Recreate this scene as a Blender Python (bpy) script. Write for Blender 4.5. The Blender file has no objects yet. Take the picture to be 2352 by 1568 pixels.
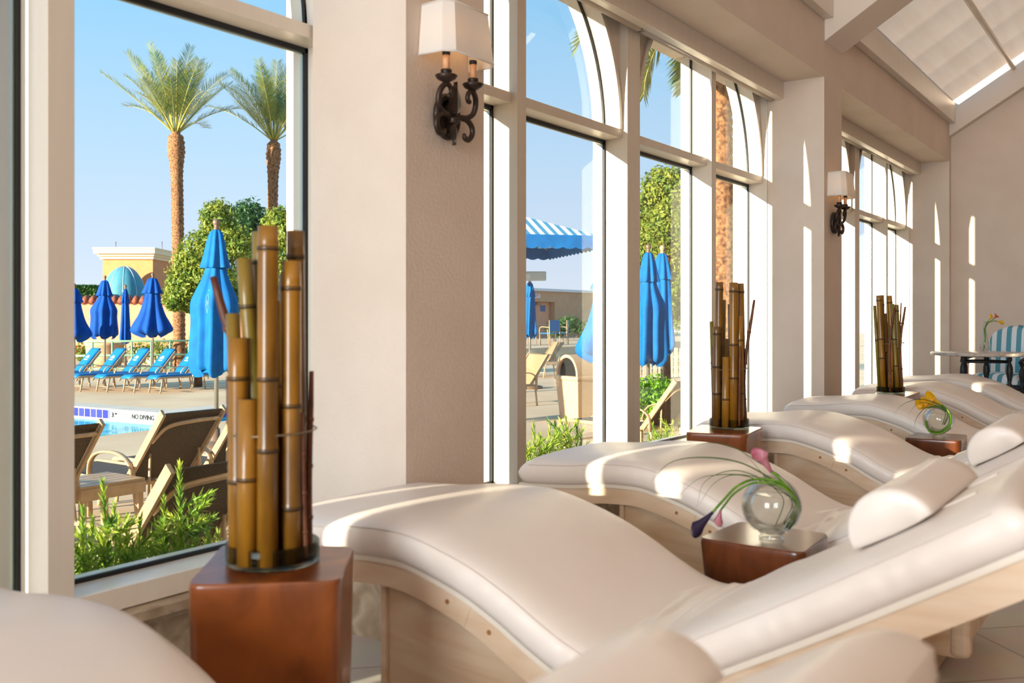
import bpy, math, random
from mathutils import Vector, Matrix
from mathutils.geometry import tessellate_polygon
random.seed(7)
S = bpy.context.scene
COL = S.collection
PI = math.pi
# ------------------------------------------------------------------ camera calibration (2352 x 1568)
TH, F, HY, H = 0.6098, 2200.0, 729.5, 1.137
CT, ST = math.cos(TH), math.sin(TH)
Z0 = -0.30                                            # level of the pool terrace outside


def ray(px, py):
    s = (px - 1176) / F
    return Vector((CT + s * ST, ST - s * CT, -(py - HY) / F))


def at(px, py, z):
    r = ray(px, py)
    p = r * ((z - H) / r.z)
    return Vector((p.x, p.y, z))


def atd(px, py, d):
    p = ray(px, py) * d
    return Vector((p.x, p.y, p.z + H))


def lin(h):
    h = h.lstrip('#')
    v = [int(h[i:i + 2], 16) / 255 for i in (0, 2, 4)]
    return tuple(x / 12.92 if x <= .04045 else ((x + .055) / 1.055) ** 2.4 for x in v) + (1,)


# ------------------------------------------------------------------ materials
M = {}


def mat(name, c1, c2=None, scale=8, rough=.6, metal=0, bump=0, bscale=None, stretch=(1, 1, 1), detail=4, coat=0,
        spec=.5, ramp=(.35, .65), dist=0.0, transl=0, sss=0):
    m = bpy.data.materials.new(name)
    m.use_nodes = True
    nt = m.node_tree
    b = nt.nodes['Principled BSDF']
    c1 = lin(c1) if isinstance(c1, str) else tuple(c1) + (1,) * (4 - len(c1))
    b.inputs['Base Color'].default_value = c1
    b.inputs['Roughness'].default_value = rough
    b.inputs['Metallic'].default_value = metal
    b.inputs['Specular IOR Level'].default_value = spec
    b.inputs['Coat Weight'].default_value = coat
    b.inputs['Coat Roughness'].default_value = .12
    L = nt.links.new
    tc = nt.nodes.new('ShaderNodeTexCoord')
    mp = nt.nodes.new('ShaderNodeMapping')
    mp.inputs['Scale'].default_value = stretch
    L(tc.outputs['Object'], mp.inputs['Vector'])
    col_out = None
    if c2:
        c2 = lin(c2) if isinstance(c2, str) else tuple(c2) + (1,) * (4 - len(c2))
        n = nt.nodes.new('ShaderNodeTexNoise')
        n.inputs['Scale'].default_value = scale
        n.inputs['Detail'].default_value = detail
        n.inputs['Distortion'].default_value = dist
        L(mp.outputs['Vector'], n.inputs['Vector'])
        r = nt.nodes.new('ShaderNodeValToRGB')
        r.color_ramp.elements[0].position = ramp[0]
        r.color_ramp.elements[1].position = ramp[1]
        r.color_ramp.elements[0].color = c1
        r.color_ramp.elements[1].color = c2
        L(n.outputs['Fac'], r.inputs['Fac'])
        L(r.outputs['Color'], b.inputs['Base Color'])
        col_out = r.outputs['Color']
    if bump:
        n2 = nt.nodes.new('ShaderNodeTexNoise')
        n2.inputs['Scale'].default_value = bscale or scale
        n2.inputs['Detail'].default_value = 3
        L(mp.outputs['Vector'], n2.inputs['Vector'])
        bp = nt.nodes.new('ShaderNodeBump')
        bp.inputs['Strength'].default_value = bump
        bp.inputs['Distance'].default_value = .01
        L(n2.outputs['Fac'], bp.inputs['Height'])
        L(bp.outputs['Normal'], b.inputs['Normal'])
    if transl:
        t = nt.nodes.new('ShaderNodeBsdfTranslucent')
        t.inputs['Color'].default_value = c1
        if col_out:
            L(col_out, t.inputs['Color'])
        mx = nt.nodes.new('ShaderNodeMixShader')
        mx.inputs['Fac'].default_value = transl
        L(b.outputs['BSDF'], mx.inputs[1])
        L(t.outputs['BSDF'], mx.inputs[2])
        L(mx.outputs['Shader'], nt.nodes['Material Output'].inputs['Surface'])
    M[name] = m
    return m


def glass_pane(name, tint=(.97, .992, .985)):
    m = bpy.data.materials.new(name)
    m.use_nodes = True
    nt = m.node_tree
    nt.nodes.clear()
    o = nt.nodes.new('ShaderNodeOutputMaterial')
    t = nt.nodes.new('ShaderNodeBsdfTransparent')
    t.inputs['Color'].default_value = tint + (1,)
    g = nt.nodes.new('ShaderNodeBsdfGlossy')
    g.inputs['Roughness'].default_value = .01
    fr = nt.nodes.new('ShaderNodeFresnel')
    fr.inputs['IOR'].default_value = 1.35
    ml = nt.nodes.new('ShaderNodeMath')
    ml.operation = 'MULTIPLY'
    ml.inputs[1].default_value = .13
    nt.links.new(fr.outputs['Fac'], ml.inputs[0])
    mx = nt.nodes.new('ShaderNodeMixShader')
    nt.links.new(ml.outputs[0], mx.inputs['Fac'])
    nt.links.new(t.outputs[0], mx.inputs[1])
    nt.links.new(g.outputs[0], mx.inputs[2])
    nt.links.new(mx.outputs[0], o.inputs['Surface'])
    M[name] = m


def glass_solid(name, ior=1.45, tint=(.98, 1, .99), clear=.35):
    m = bpy.data.materials.new(name)
    m.use_nodes = True
    nt = m.node_tree
    nt.nodes.clear()
    o = nt.nodes.new('ShaderNodeOutputMaterial')
    t = nt.nodes.new('ShaderNodeBsdfTransparent')
    t.inputs['Color'].default_value = tint + (1,)
    g = nt.nodes.new('ShaderNodeBsdfGlass')
    g.inputs['Roughness'].default_value = 0
    g.inputs['IOR'].default_value = ior
    g.inputs['Color'].default_value = tint + (1,)
    mx = nt.nodes.new('ShaderNodeMixShader')
    mx.inputs['Fac'].default_value = clear
    nt.links.new(g.outputs[0], mx.inputs[1])
    nt.links.new(t.outputs[0], mx.inputs[2])
    nt.links.new(mx.outputs[0], o.inputs['Surface'])
    M[name] = m


def emit(name, c, e):
    m = bpy.data.materials.new(name)
    m.use_nodes = True
    b = m.node_tree.nodes['Principled BSDF']
    b.inputs['Base Color'].default_value = lin(c)
    b.inputs['Emission Color'].default_value = lin(c)
    b.inputs['Emission Strength'].default_value = e
    M[name] = m


WALL = '#dacabb'
mat('plaster', WALL, '#d5c4b4', scale=3, rough=.85, bump=.18, bscale=70, spec=.2)
mat('ceiling_paint', '#dfd1c3', rough=.8, spec=.2)
mat('frame_paint', '#dfd5c6', '#dbd0c0', scale=20, rough=.32, stretch=(1, 1, .05))
mat('gasket', '#15171c', rough=.5)
mat('seal_metal', '#b9c2bb', rough=.35, metal=.6)
mat('marble', '#b39f86', '#8f7a62', scale=9, rough=.35, detail=9, dist=1.2)
mat('low_bounce_wall', '#8c6a4c', '#7c5b40', scale=3, rough=.7)  # dark warm tone made up for unseen walls to cut bounced light
mat('marble_white', '#cfc4b8', '#a49a90', scale=14, rough=.2, detail=8, dist=1.5)
mat('vinyl', '#e9dfd6', '#e5dad0', scale=4, rough=.42, bump=.05, bscale=350, spec=.45, coat=.05)
mat('piping', '#d6cabf', rough=.45)
mat('maple', '#e6d0b6', '#d2b390', scale=2.2, rough=.38, stretch=(6, 1, 5), detail=7, dist=1.6, ramp=(.3, .75))
mat('maple_panel', '#e6d1b5', '#cfae88', scale=2.0, rough=.4, stretch=(4, .8, 3.5), detail=7, dist=2.2, ramp=(.3, .72))
mat('ply_edge', '#e6dccd', rough=.45)
mat('plug', '#a06a3a', rough=.5)
mat('stump', '#96501f', '#5c2c10', scale=4.5, rough=.3, stretch=(1, 1, .5), detail=7, dist=2.4, coat=.18, ramp=(.32, .72))
mat('stump_dark', '#6a3516', '#3d1c0a', scale=4.5, rough=.26, stretch=(1, 1, .5), detail=7, dist=2.4, coat=.25, ramp=(.32, .72))
mat('bamboo', '#a5721f', '#603f12', scale=11, rough=.3, stretch=(1, 1, .22), detail=5, coat=.3)
mat('bamboo_green', '#77702a', '#8a6420', scale=5, rough=.32, stretch=(1, 1, .3), detail=5, coat=.3)
mat('bamboo_dark', '#5f4216', '#7d561c', scale=6, rough=.35, stretch=(1, 1, .3), detail=5, coat=.3)
mat('bamboo_node_hollow', '#241b10', rough=.5)
mat('twig', '#55280f', '#70401f', scale=20, rough=.5)
mat('wire', '#8a7a62', rough=.4, metal=.6)
mat('iron', '#2a1e18', '#3a2a20', scale=25, rough=.42, metal=.35)
mat('candle', '#e3a878', rough=.5)
mat('black_wood', '#17181b', '#26272b', scale=30, rough=.45)
mat('grey_fabric', '#b9ab9c', rough=.9)
glass_pane('pane_glass')
glass_pane('clear_glass', (.97, .985, .98))
M['clear_glass'].node_tree.nodes['Fresnel'].inputs['IOR'].default_value = 1.5
M['clear_glass'].node_tree.nodes['Math'].inputs[1].default_value = .45
glass_solid('dish_glass', 1.4, (.62, .66, .63), .6)
glass_pane('water', (.985, .995, .99))
M['water'].node_tree.nodes['Math'].inputs[1].default_value = .5
M['water'].node_tree.nodes['Fresnel'].inputs['IOR'].default_value = 1.2
mat('stem', '#6f9a2c', '#4f7a20', scale=30, rough=.4)
mat('blade', '#3f5f2c', rough=.45)
mat('calla_purple', '#2a1838', '#1a1230', scale=20, rough=.4)
mat('calla_pink', '#a94a68', '#cf8a92', scale=18, rough=.45, transl=.25)
mat('calla_yellow', '#f2b705', '#f7cc2c', scale=15, rough=.4, transl=.25)
mat('calla_coral', '#c65548', rough=.45)
mat('concrete', '#e2c5a0', '#d4b48e', scale=.9, rough=.85, detail=8)
mat('soil', '#6a5440', rough=.95)
mat('coping', '#d9cdbd', '#cdbfae', scale=3, rough=.7)
mat('tile_white', '#cdccca', rough=.25)
mat('pool_blue', '#4fc3d6', '#38a9c8', scale=1.2, rough=.4)
mat('tan_metal', '#b79a78', '#ab8e6c', scale=20, rough=.4, metal=.1)
mat('pad_blue', '#0f73ae', '#0c68a2', scale=5, rough=.4, spec=.5)
mat('white_print', '#e8eef2', rough=.5)
mat('stitch', '#9cc6e6', rough=.6)
mat('canvas', '#0c6fb6', '#0a62a6', scale=6, rough=.75, spec=.2, transl=.12)
mat('canvas_deep', '#0a4fa6', '#084494', scale=6, rough=.75, spec=.2, transl=.1)
mat('pole_metal', '#9a938a', rough=.35, metal=.7)
mat('bronze', '#7d6550', rough=.4, metal=.3)
mat('finial_wood', '#c09a78', rough=.45)
mat('leaf', '#9aa038', '#5f7d2a', scale=5, rough=.5, transl=.35)
mat('leaf_dark', '#3f6a2c', '#2c5524', scale=5, rough=.5, transl=.3)
mat('leaf_lime', '#7fae22', '#5d9420', scale=5, rough=.5, transl=.35)
mat('needle', '#bccb48', '#5f9034', scale=7, rough=.45, transl=.35)
mat('frond', '#a3a04a', '#4f7348', scale=1.4, rough=.5, transl=.3)  # sunlit yellow-green and shaded blue-green both mixed into the leaf colour
mat('frond_stalk', '#a9a24e', rough=.5)
mat('bark', '#8a5f3f', '#5f3f2a', scale=9, rough=.9, bump=.6, bscale=14)
mat('boot_bark', '#a8784f', '#573622', scale=24, rough=.9, bump=.9, bscale=12)
mat('stucco', '#d4905f', '#ce8858', scale=4, rough=.9)
mat('stucco_pink', '#d9a07c', '#d2977a', scale=3, rough=.9)
mat('stucco_tan', '#c09a78', '#b8916f', scale=3, rough=.9)
mat('cornice', '#eed6ac', rough=.8)
mat('awning', '#4a90a2', '#418597', scale=3, rough=.7)
mat('roof_tile', '#a1593f', '#7d4433', scale=14, rough=.8)
mat('rail_green', '#7fa888', rough=.5)
mat('clay', '#d3ad86', '#c79f78', scale=60, rough=.8)
mat('dark_hole', '#0b0c0a', rough=.9)
mat('fence_wood', '#d8c6ac', '#cbb799', scale=10, rough=.8)
mat('red_flower', '#d0482c', '#e0822c', scale=30, rough=.6)
mat('white_canvas', '#e6e2d8', rough=.8, transl=.2)
mat('sign_white', '#dfe3e6', rough=.5)
mat('sign_blue', '#1d5a96', rough=.5)
mat('sign_red', '#b5322a', rough=.5)
mat('light_metal', '#c9cfd4', rough=.4, metal=.2)
emit('bulb', '#ffc98a', 5.0)


def custom_materials():
    # brown mesh sling
    m = mat('sling', '#3a3027', '#5a4938', scale=170, rough=.7, ramp=(.42, .6), detail=1)
    mat('sling_tan', '#a98b66', '#8f7454', scale=160, rough=.7, ramp=(.42, .6), detail=1)
    # floor tile
    m = bpy.data.materials.new('floor_tile')
    m.use_nodes = True
    nt = m.node_tree
    b = nt.nodes['Principled BSDF']
    tc = nt.nodes.new('ShaderNodeTexCoord')
    mp = nt.nodes.new('ShaderNodeMapping')
    mp.inputs['Rotation'].default_value = (0, 0, math.radians(45))
    br = nt.nodes.new('ShaderNodeTexBrick')
    br.offset = 0
    br.inputs['Scale'].default_value = 1
    br.inputs['Brick Width'].default_value = .45
    br.inputs['Row Height'].default_value = .45
    br.inputs['Mortar Size'].default_value = .0035
    br.inputs['Color1'].default_value = lin('#d9d0c6')
    br.inputs['Color2'].default_value = lin('#d0c5b9')
    br.inputs['Mortar'].default_value = lin('#8a7d72')
    n = nt.nodes.new('ShaderNodeTexNoise')
    n.inputs['Scale'].default_value = 5
    n.inputs['Detail'].default_value = 6
    mx = nt.nodes.new('ShaderNodeMixRGB')
    mx.blend_type = 'MULTIPLY'
    mx.inputs['Fac'].default_value = .35
    L = nt.links.new
    L(tc.outputs['Object'], mp.inputs['Vector'])
    L(mp.outputs['Vector'], br.inputs['Vector'])
    L(tc.outputs['Object'], n.inputs['Vector'])
    L(br.outputs['Color'], mx.inputs['Color1'])
    L(n.outputs['Color'], mx.inputs['Color2'])
    L(mx.outputs['Color'], b.inputs['Base Color'])
    b.inputs['Roughness'].default_value = .35
    M['floor_tile'] = m
    # stripes: awning fabric on chairs
    for nm, ca, cb, per, ax in (('stripe_fabric', '#e9edf0', '#5b9fb2', .105, 'X'), ('stripe_canopy', '#eef0ee', '#3f8ab0', .17, 'X')):
        m = bpy.data.materials.new(nm)
        m.use_nodes = True
        nt = m.node_tree
        b = nt.nodes['Principled BSDF']
        tc = nt.nodes.new('ShaderNodeTexCoord')
        sp = nt.nodes.new('ShaderNodeSeparateXYZ')
        nt.links.new(tc.outputs['Object'], sp.inputs[0])
        a = nt.nodes.new('ShaderNodeMath')
        a.operation = 'DIVIDE'
        a.inputs[1].default_value = per
        nt.links.new(sp.outputs[ax], a.inputs[0])
        fr = nt.nodes.new('ShaderNodeMath')
        fr.operation = 'FRACT'
        nt.links.new(a.outputs[0], fr.inputs[0])
        gt = nt.nodes.new('ShaderNodeMath')
        gt.operation = 'GREATER_THAN'
        gt.inputs[1].default_value = .5
        nt.links.new(fr.outputs[0], gt.inputs[0])
        mx = nt.nodes.new('ShaderNodeMixRGB')
        mx.inputs['Color1'].default_value = lin(ca)
        mx.inputs['Color2'].default_value = lin(cb)
        nt.links.new(gt.outputs[0], mx.inputs['Fac'])
        nt.links.new(mx.outputs[0], b.inputs['Base Color'])
        b.inputs['Roughness'].default_value = .8
        M[nm] = m
    # pool water
    m = bpy.data.materials.new('pool_water')
    m.use_nodes = True
    nt = m.node_tree
    b = nt.nodes['Principled BSDF']
    n = nt.nodes.new('ShaderNodeTexNoise')
    n.inputs['Scale'].default_value = 2.2
    n.inputs['Detail'].default_value = 3
    tc = nt.nodes.new('ShaderNodeTexCoord')
    nt.links.new(tc.outputs['Object'], n.inputs['Vector'])
    r = nt.nodes.new('ShaderNodeValToRGB')
    r.color_ramp.elements[0].color = lin('#1fa5bf')
    r.color_ramp.elements[1].color = lin('#6fd0d8')
    r.color_ramp.elements[0].position = .35
    r.color_ramp.elements[1].position = .65
    nt.links.new(n.outputs['Fac'], r.inputs['Fac'])
    nt.links.new(r.outputs[0], b.inputs['Base Color'])
    bp = nt.nodes.new('ShaderNodeBump')
    bp.inputs['Strength'].default_value = .25
    bp.inputs['Distance'].default_value = .05
    nt.links.new(n.outputs['Fac'], bp.inputs['Height'])
    nt.links.new(bp.outputs[0], b.inputs['Normal'])
    b.inputs['Roughness'].default_value = .12
    b.inputs['Specular IOR Level'].default_value = 0
    gl = nt.nodes.new('ShaderNodeBsdfGlossy')
    gl.inputs['Roughness'].default_value = .05
    nt.links.new(bp.outputs[0], gl.inputs['Normal'])
    ms = nt.nodes.new('ShaderNodeMixShader')
    ms.inputs['Fac'].default_value = .2
    nt.links.new(b.outputs[0], ms.inputs[1])
    nt.links.new(gl.outputs[0], ms.inputs[2])
    nt.links.new(ms.outputs[0], nt.nodes['Material Output'].inputs['Surface'])
    M['pool_water'] = m
    # blue tiles
    m = bpy.data.materials.new('tile_blue')
    m.use_nodes = True
    nt = m.node_tree
    b = nt.nodes['Principled BSDF']
    br = nt.nodes.new('ShaderNodeTexBrick')
    br.offset = 0
    br.inputs['Scale'].default_value = 1
    br.inputs['Brick Width'].default_value = .15
    br.inputs['Row Height'].default_value = .3
    br.inputs['Mortar Size'].default_value = .006
    br.inputs['Color1'].default_value = lin('#34369a')
    br.inputs['Color2'].default_value = lin('#4144a4')
    br.inputs['Mortar'].default_value = lin('#d8d6e0')
    nt.links.new(nt.nodes.new('ShaderNodeTexCoord').outputs['Object'], br.inputs['Vector'])
    nt.links.new(br.outputs['Color'], b.inputs['Base Color'])
    b.inputs['Roughness'].default_value = .2
    M['tile_blue'] = m
    # lampshade and ceiling fabric: translucent cloth
    mat('shade_cloth', '#f4efe8', rough=.9, transl=.35, spec=.1)
    mat('roof_fabric', '#efdfcf', '#e8d6c4', scale=3, rough=.9, transl=.24, spec=.1, stretch=(.3, 3, 3))


custom_materials()


# ------------------------------------------------------------------ mesh helpers
class MB:
    def __init__(s):
        s.v, s.f, s.m, s.s = [], [], [], []

    def add(s, vs, fs, mi=0, smooth=False):
        b = len(s.v)
        s.v += [tuple(p) for p in vs]
        for f in fs:
            s.f.append(tuple(b + i for i in f))
            s.m.append(mi)
            s.s.append(smooth)
        return s

    def box(s, x0, x1, y0, y1, z0, z1, mi=0):
        vs = [(x, y, z) for x in (x0, x1) for y in (y0, y1) for z in (z0, z1)]
        return s.add(vs, [(0, 1, 3, 2), (4, 6, 7, 5), (0, 4, 5, 1), (2, 3, 7, 6), (0, 2, 6, 4), (1, 5, 7, 3)], mi)

    def obox(s, c, ax, ay, az, mi=0):
        c, ax, ay, az = (Vector(q) for q in (c, ax, ay, az))
        vs = [c + ax * i + ay * j + az * k for i in (-1, 1) for j in (-1, 1) for k in (-1, 1)]
        return s.add(vs, [(0, 1, 3, 2), (4, 6, 7, 5), (0, 4, 5, 1), (2, 3, 7, 6), (0, 2, 6, 4), (1, 5, 7, 3)], mi)

    def tube(s, pts, r, n=8, mi=0, smooth=True, flat=None, caps=True):
        pts = [Vector(p) for p in pts]
        k = len(pts)
        rs = r if isinstance(r, (list, tuple)) else [r] * k
        up = None
        vs = []
        for i, p in enumerate(pts):
            t = (pts[min(i + 1, k - 1)] - pts[max(i - 1, 0)])
            t = t.normalized() if t.length > 1e-9 else Vector((0, 0, 1))
            if up is None:
                up = Vector((0, 0, 1)) if abs(t.z) < .9 else Vector((0, 1, 0))
                if flat is not None:
                    up = Vector(flat[0])
            u = (up - t * up.dot(t))
            u = u.normalized() if u.length > 1e-6 else t.orthogonal().normalized()
            if flat is None:
                up = u
            w = t.cross(u)
            for j in range(n):
                a = 2 * PI * j / n
                fx, fy = (1, 1) if flat is None else (flat[1], flat[2])
                vs.append(p + u * math.cos(a) * rs[i] * fx + w * math.sin(a) * rs[i] * fy)
        fs = [(i * n + j, i * n + (j + 1) % n, (i + 1) * n + (j + 1) % n, (i + 1) * n + j) for i in range(k - 1) for j in range(n)]
        if caps:
            fs.append(tuple(range(n))[::-1])
            fs.append(tuple((k - 1) * n + j for j in range(n)))
        return s.add(vs, fs, mi, smooth)

    def lathe(s, prof, c=(0, 0, 0), n=20, mi=0, smooth=True, mod=None, caps=True):
        vs = []
        for i, (r, z) in enumerate(prof):
            for j in range(n):
                a = 2 * PI * j / n
                rr = r if mod is None else mod(r, z, a, i / max(1, len(prof) - 1))
                vs.append((c[0] + rr * math.cos(a), c[1] + rr * math.sin(a), c[2] + z))
        k = len(prof)
        fs = [(i * n + j, i * n + (j + 1) % n, (i + 1) * n + (j + 1) % n, (i + 1) * n + j) for i in range(k - 1) for j in range(n)]
        if caps:
            if prof[0][0] > 1e-5:
                fs.append(tuple(range(n))[::-1])
            if prof[-1][0] > 1e-5:
                fs.append(tuple((k - 1) * n + j for j in range(n)))
        return s.add(vs, fs, mi, smooth)

    def prism(s, poly, a0, a1, axis='x', mi=0, smooth=False):
        n = len(poly)

        def P(q, a):
            return {'x': (a, q[0], q[1]), 'y': (q[0], a, q[1]), 'z': (q[0], q[1], a)}[axis]
        vs = [P(q, a0) for q in poly] + [P(q, a1) for q in poly]
        s.add(vs, [tuple(range(n))[::-1], tuple(range(n, 2 * n))], mi)
        b = len(s.v) - 2 * n
        for i in range(n):
            j = (i + 1) % n
            s.f.append((b + i, b + j, b + n + j, b + n + i))
            s.m.append(mi)
            s.s.append(smooth)
        return s

    def sphere(s, c, r, sc=(1, 1, 1), n=16, k=10, mi=0):
        c = Vector(c)
        vs, fs = [], []
        for i in range(k + 1):
            t = PI * i / k
            for j in range(n):
                a = 2 * PI * j / n
                vs.append(c + Vector((math.sin(t) * math.cos(a) * r * sc[0], math.sin(t) * math.sin(a) * r * sc[1], math.cos(t) * r * sc[2])))
        for i in range(k):
            for j in range(n):
                fs.append((i * n + j, (i + 1) * n + j, (i + 1) * n + (j + 1) % n, i * n + (j + 1) % n))
        return s.add(vs, fs, mi, True)

    def build(s, name, mats, parent=None, world=False, bevel=0, loc=None, fix=True):
        me = bpy.data.meshes.new(name)
        me.from_pydata(s.v, [], s.f)
        for q in (mats if isinstance(mats, (list, tuple)) else [mats]):
            me.materials.append(M[q])
        me.polygons.foreach_set('material_index', s.m)
        me.polygons.foreach_set('use_smooth', s.s)
        if fix:
            import bmesh
            bm = bmesh.new()
            bm.from_mesh(me)
            bmesh.ops.remove_doubles(bm, verts=bm.verts, dist=1e-6)
            bmesh.ops.recalc_face_normals(bm, faces=bm.faces)
            bm.to_mesh(me)
            bm.free()
        me.update()
        o = bpy.data.objects.new(name, me)
        COL.objects.link(o)
        if parent:
            o.parent = parent
            if world:
                o.location = -parent.location
        if loc is not None:
            o.location = loc
        if bevel:
            bv = o.modifiers.new('bevel', 'BEVEL')
            bv.width = bevel
            bv.segments = 3
            bv.limit_method = 'ANGLE'
            bv.angle_limit = math.radians(40)
            bv.harden_normals = False
        return o


USED = set()


def tag(o, label, cat, group=None, kind=None):
    o['label'] = label
    o['category'] = cat
    if group:
        o['group'] = group
    if kind:
        o['kind'] = kind
    return o


def thing(name, label, cat, loc=(0, 0, 0), rz=0, group=None, kind=None):
    o = bpy.data.objects.new(name, None)
    COL.objects.link(o)
    o.location = loc
    o.rotation_euler = (0, 0, rz)
    o.empty_display_size = .1
    return tag(o, label, cat, group, kind)


def structure(o):
    o['kind'] = 'structure'
    return o


def dup(root, loc, rz=0, label=None, scale=None):
    r = root.copy()
    COL.objects.link(r)
    r.location = loc
    r.rotation_euler = (0, 0, rz)
    if scale:
        r.scale = scale if isinstance(scale, tuple) else (scale,) * 3
    if label:
        r['label'] = label
    for ch in list(root.children):
        c = ch.copy()
        COL.objects.link(c)
        c.parent = r
        for g in list(ch.children):
            d = g.copy()
            COL.objects.link(d)
            d.parent = c
    return r


def curve(ctrl, n):
    """Catmull-Rom through 2-D / 3-D control points."""
    P = [Vector(p) for p in ctrl]
    P = [P[0] * 2 - P[1]] + P + [P[-1] * 2 - P[-2]]
    out = []
    segs = len(P) - 3
    for k in range(n):
        u = k / (n - 1) * segs
        i = min(int(u), segs - 1)
        t = u - i
        a, b, c, d = P[i:i + 4]
        out.append(.5 * ((2 * b) + (c - a) * t + (2 * a - 5 * b + 4 * c - d) * t * t + (3 * b - a - 3 * c + d) * t ** 3))
    return out


def text_mesh(s, size):
    cu = bpy.data.curves.new('lettering', 'FONT')
    cu.body = s
    cu.size = size
    cu.align_x = 'CENTER'
    cu.align_y = 'CENTER'
    cu.extrude = .002
    cu.offset = size * .03
    ob = bpy.data.objects.new('lettering', cu)
    COL.objects.link(ob)
    dg = bpy.context.evaluated_depsgraph_get()
    me = bpy.data.meshes.new_from_object(ob.evaluated_get(dg))
    vs = [v.co.copy() for v in me.vertices]
    fs = [tuple(p.vertices) for p in me.polygons]
    bpy.data.objects.remove(ob)
    bpy.data.curves.remove(cu)
    bpy.data.meshes.remove(me)
    return vs, fs


def put_text(mb, s, size, origin, ux, uz, mi=0):
    """lettering with reading direction ux and up direction uz at origin"""
    vs, fs = text_mesh(s, size)
    ux, uz = Vector(ux).normalized(), Vector(uz).normalized()
    n = ux.cross(uz)
    o = Vector(origin)
    mb.add([o + ux * p.x + uz * p.y + n * p.z for p in vs], fs, mi)


# ------------------------------------------------------------------ the room
YW, YF, YG, YO = 2.20, 2.639, 2.79, 2.87
PX, PP, PW = 2.508, 4.74, 0.453
SOF, HDR = 2.951, 3.377
XB = 12.09
YR = -5.6
XL = -6.9


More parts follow.
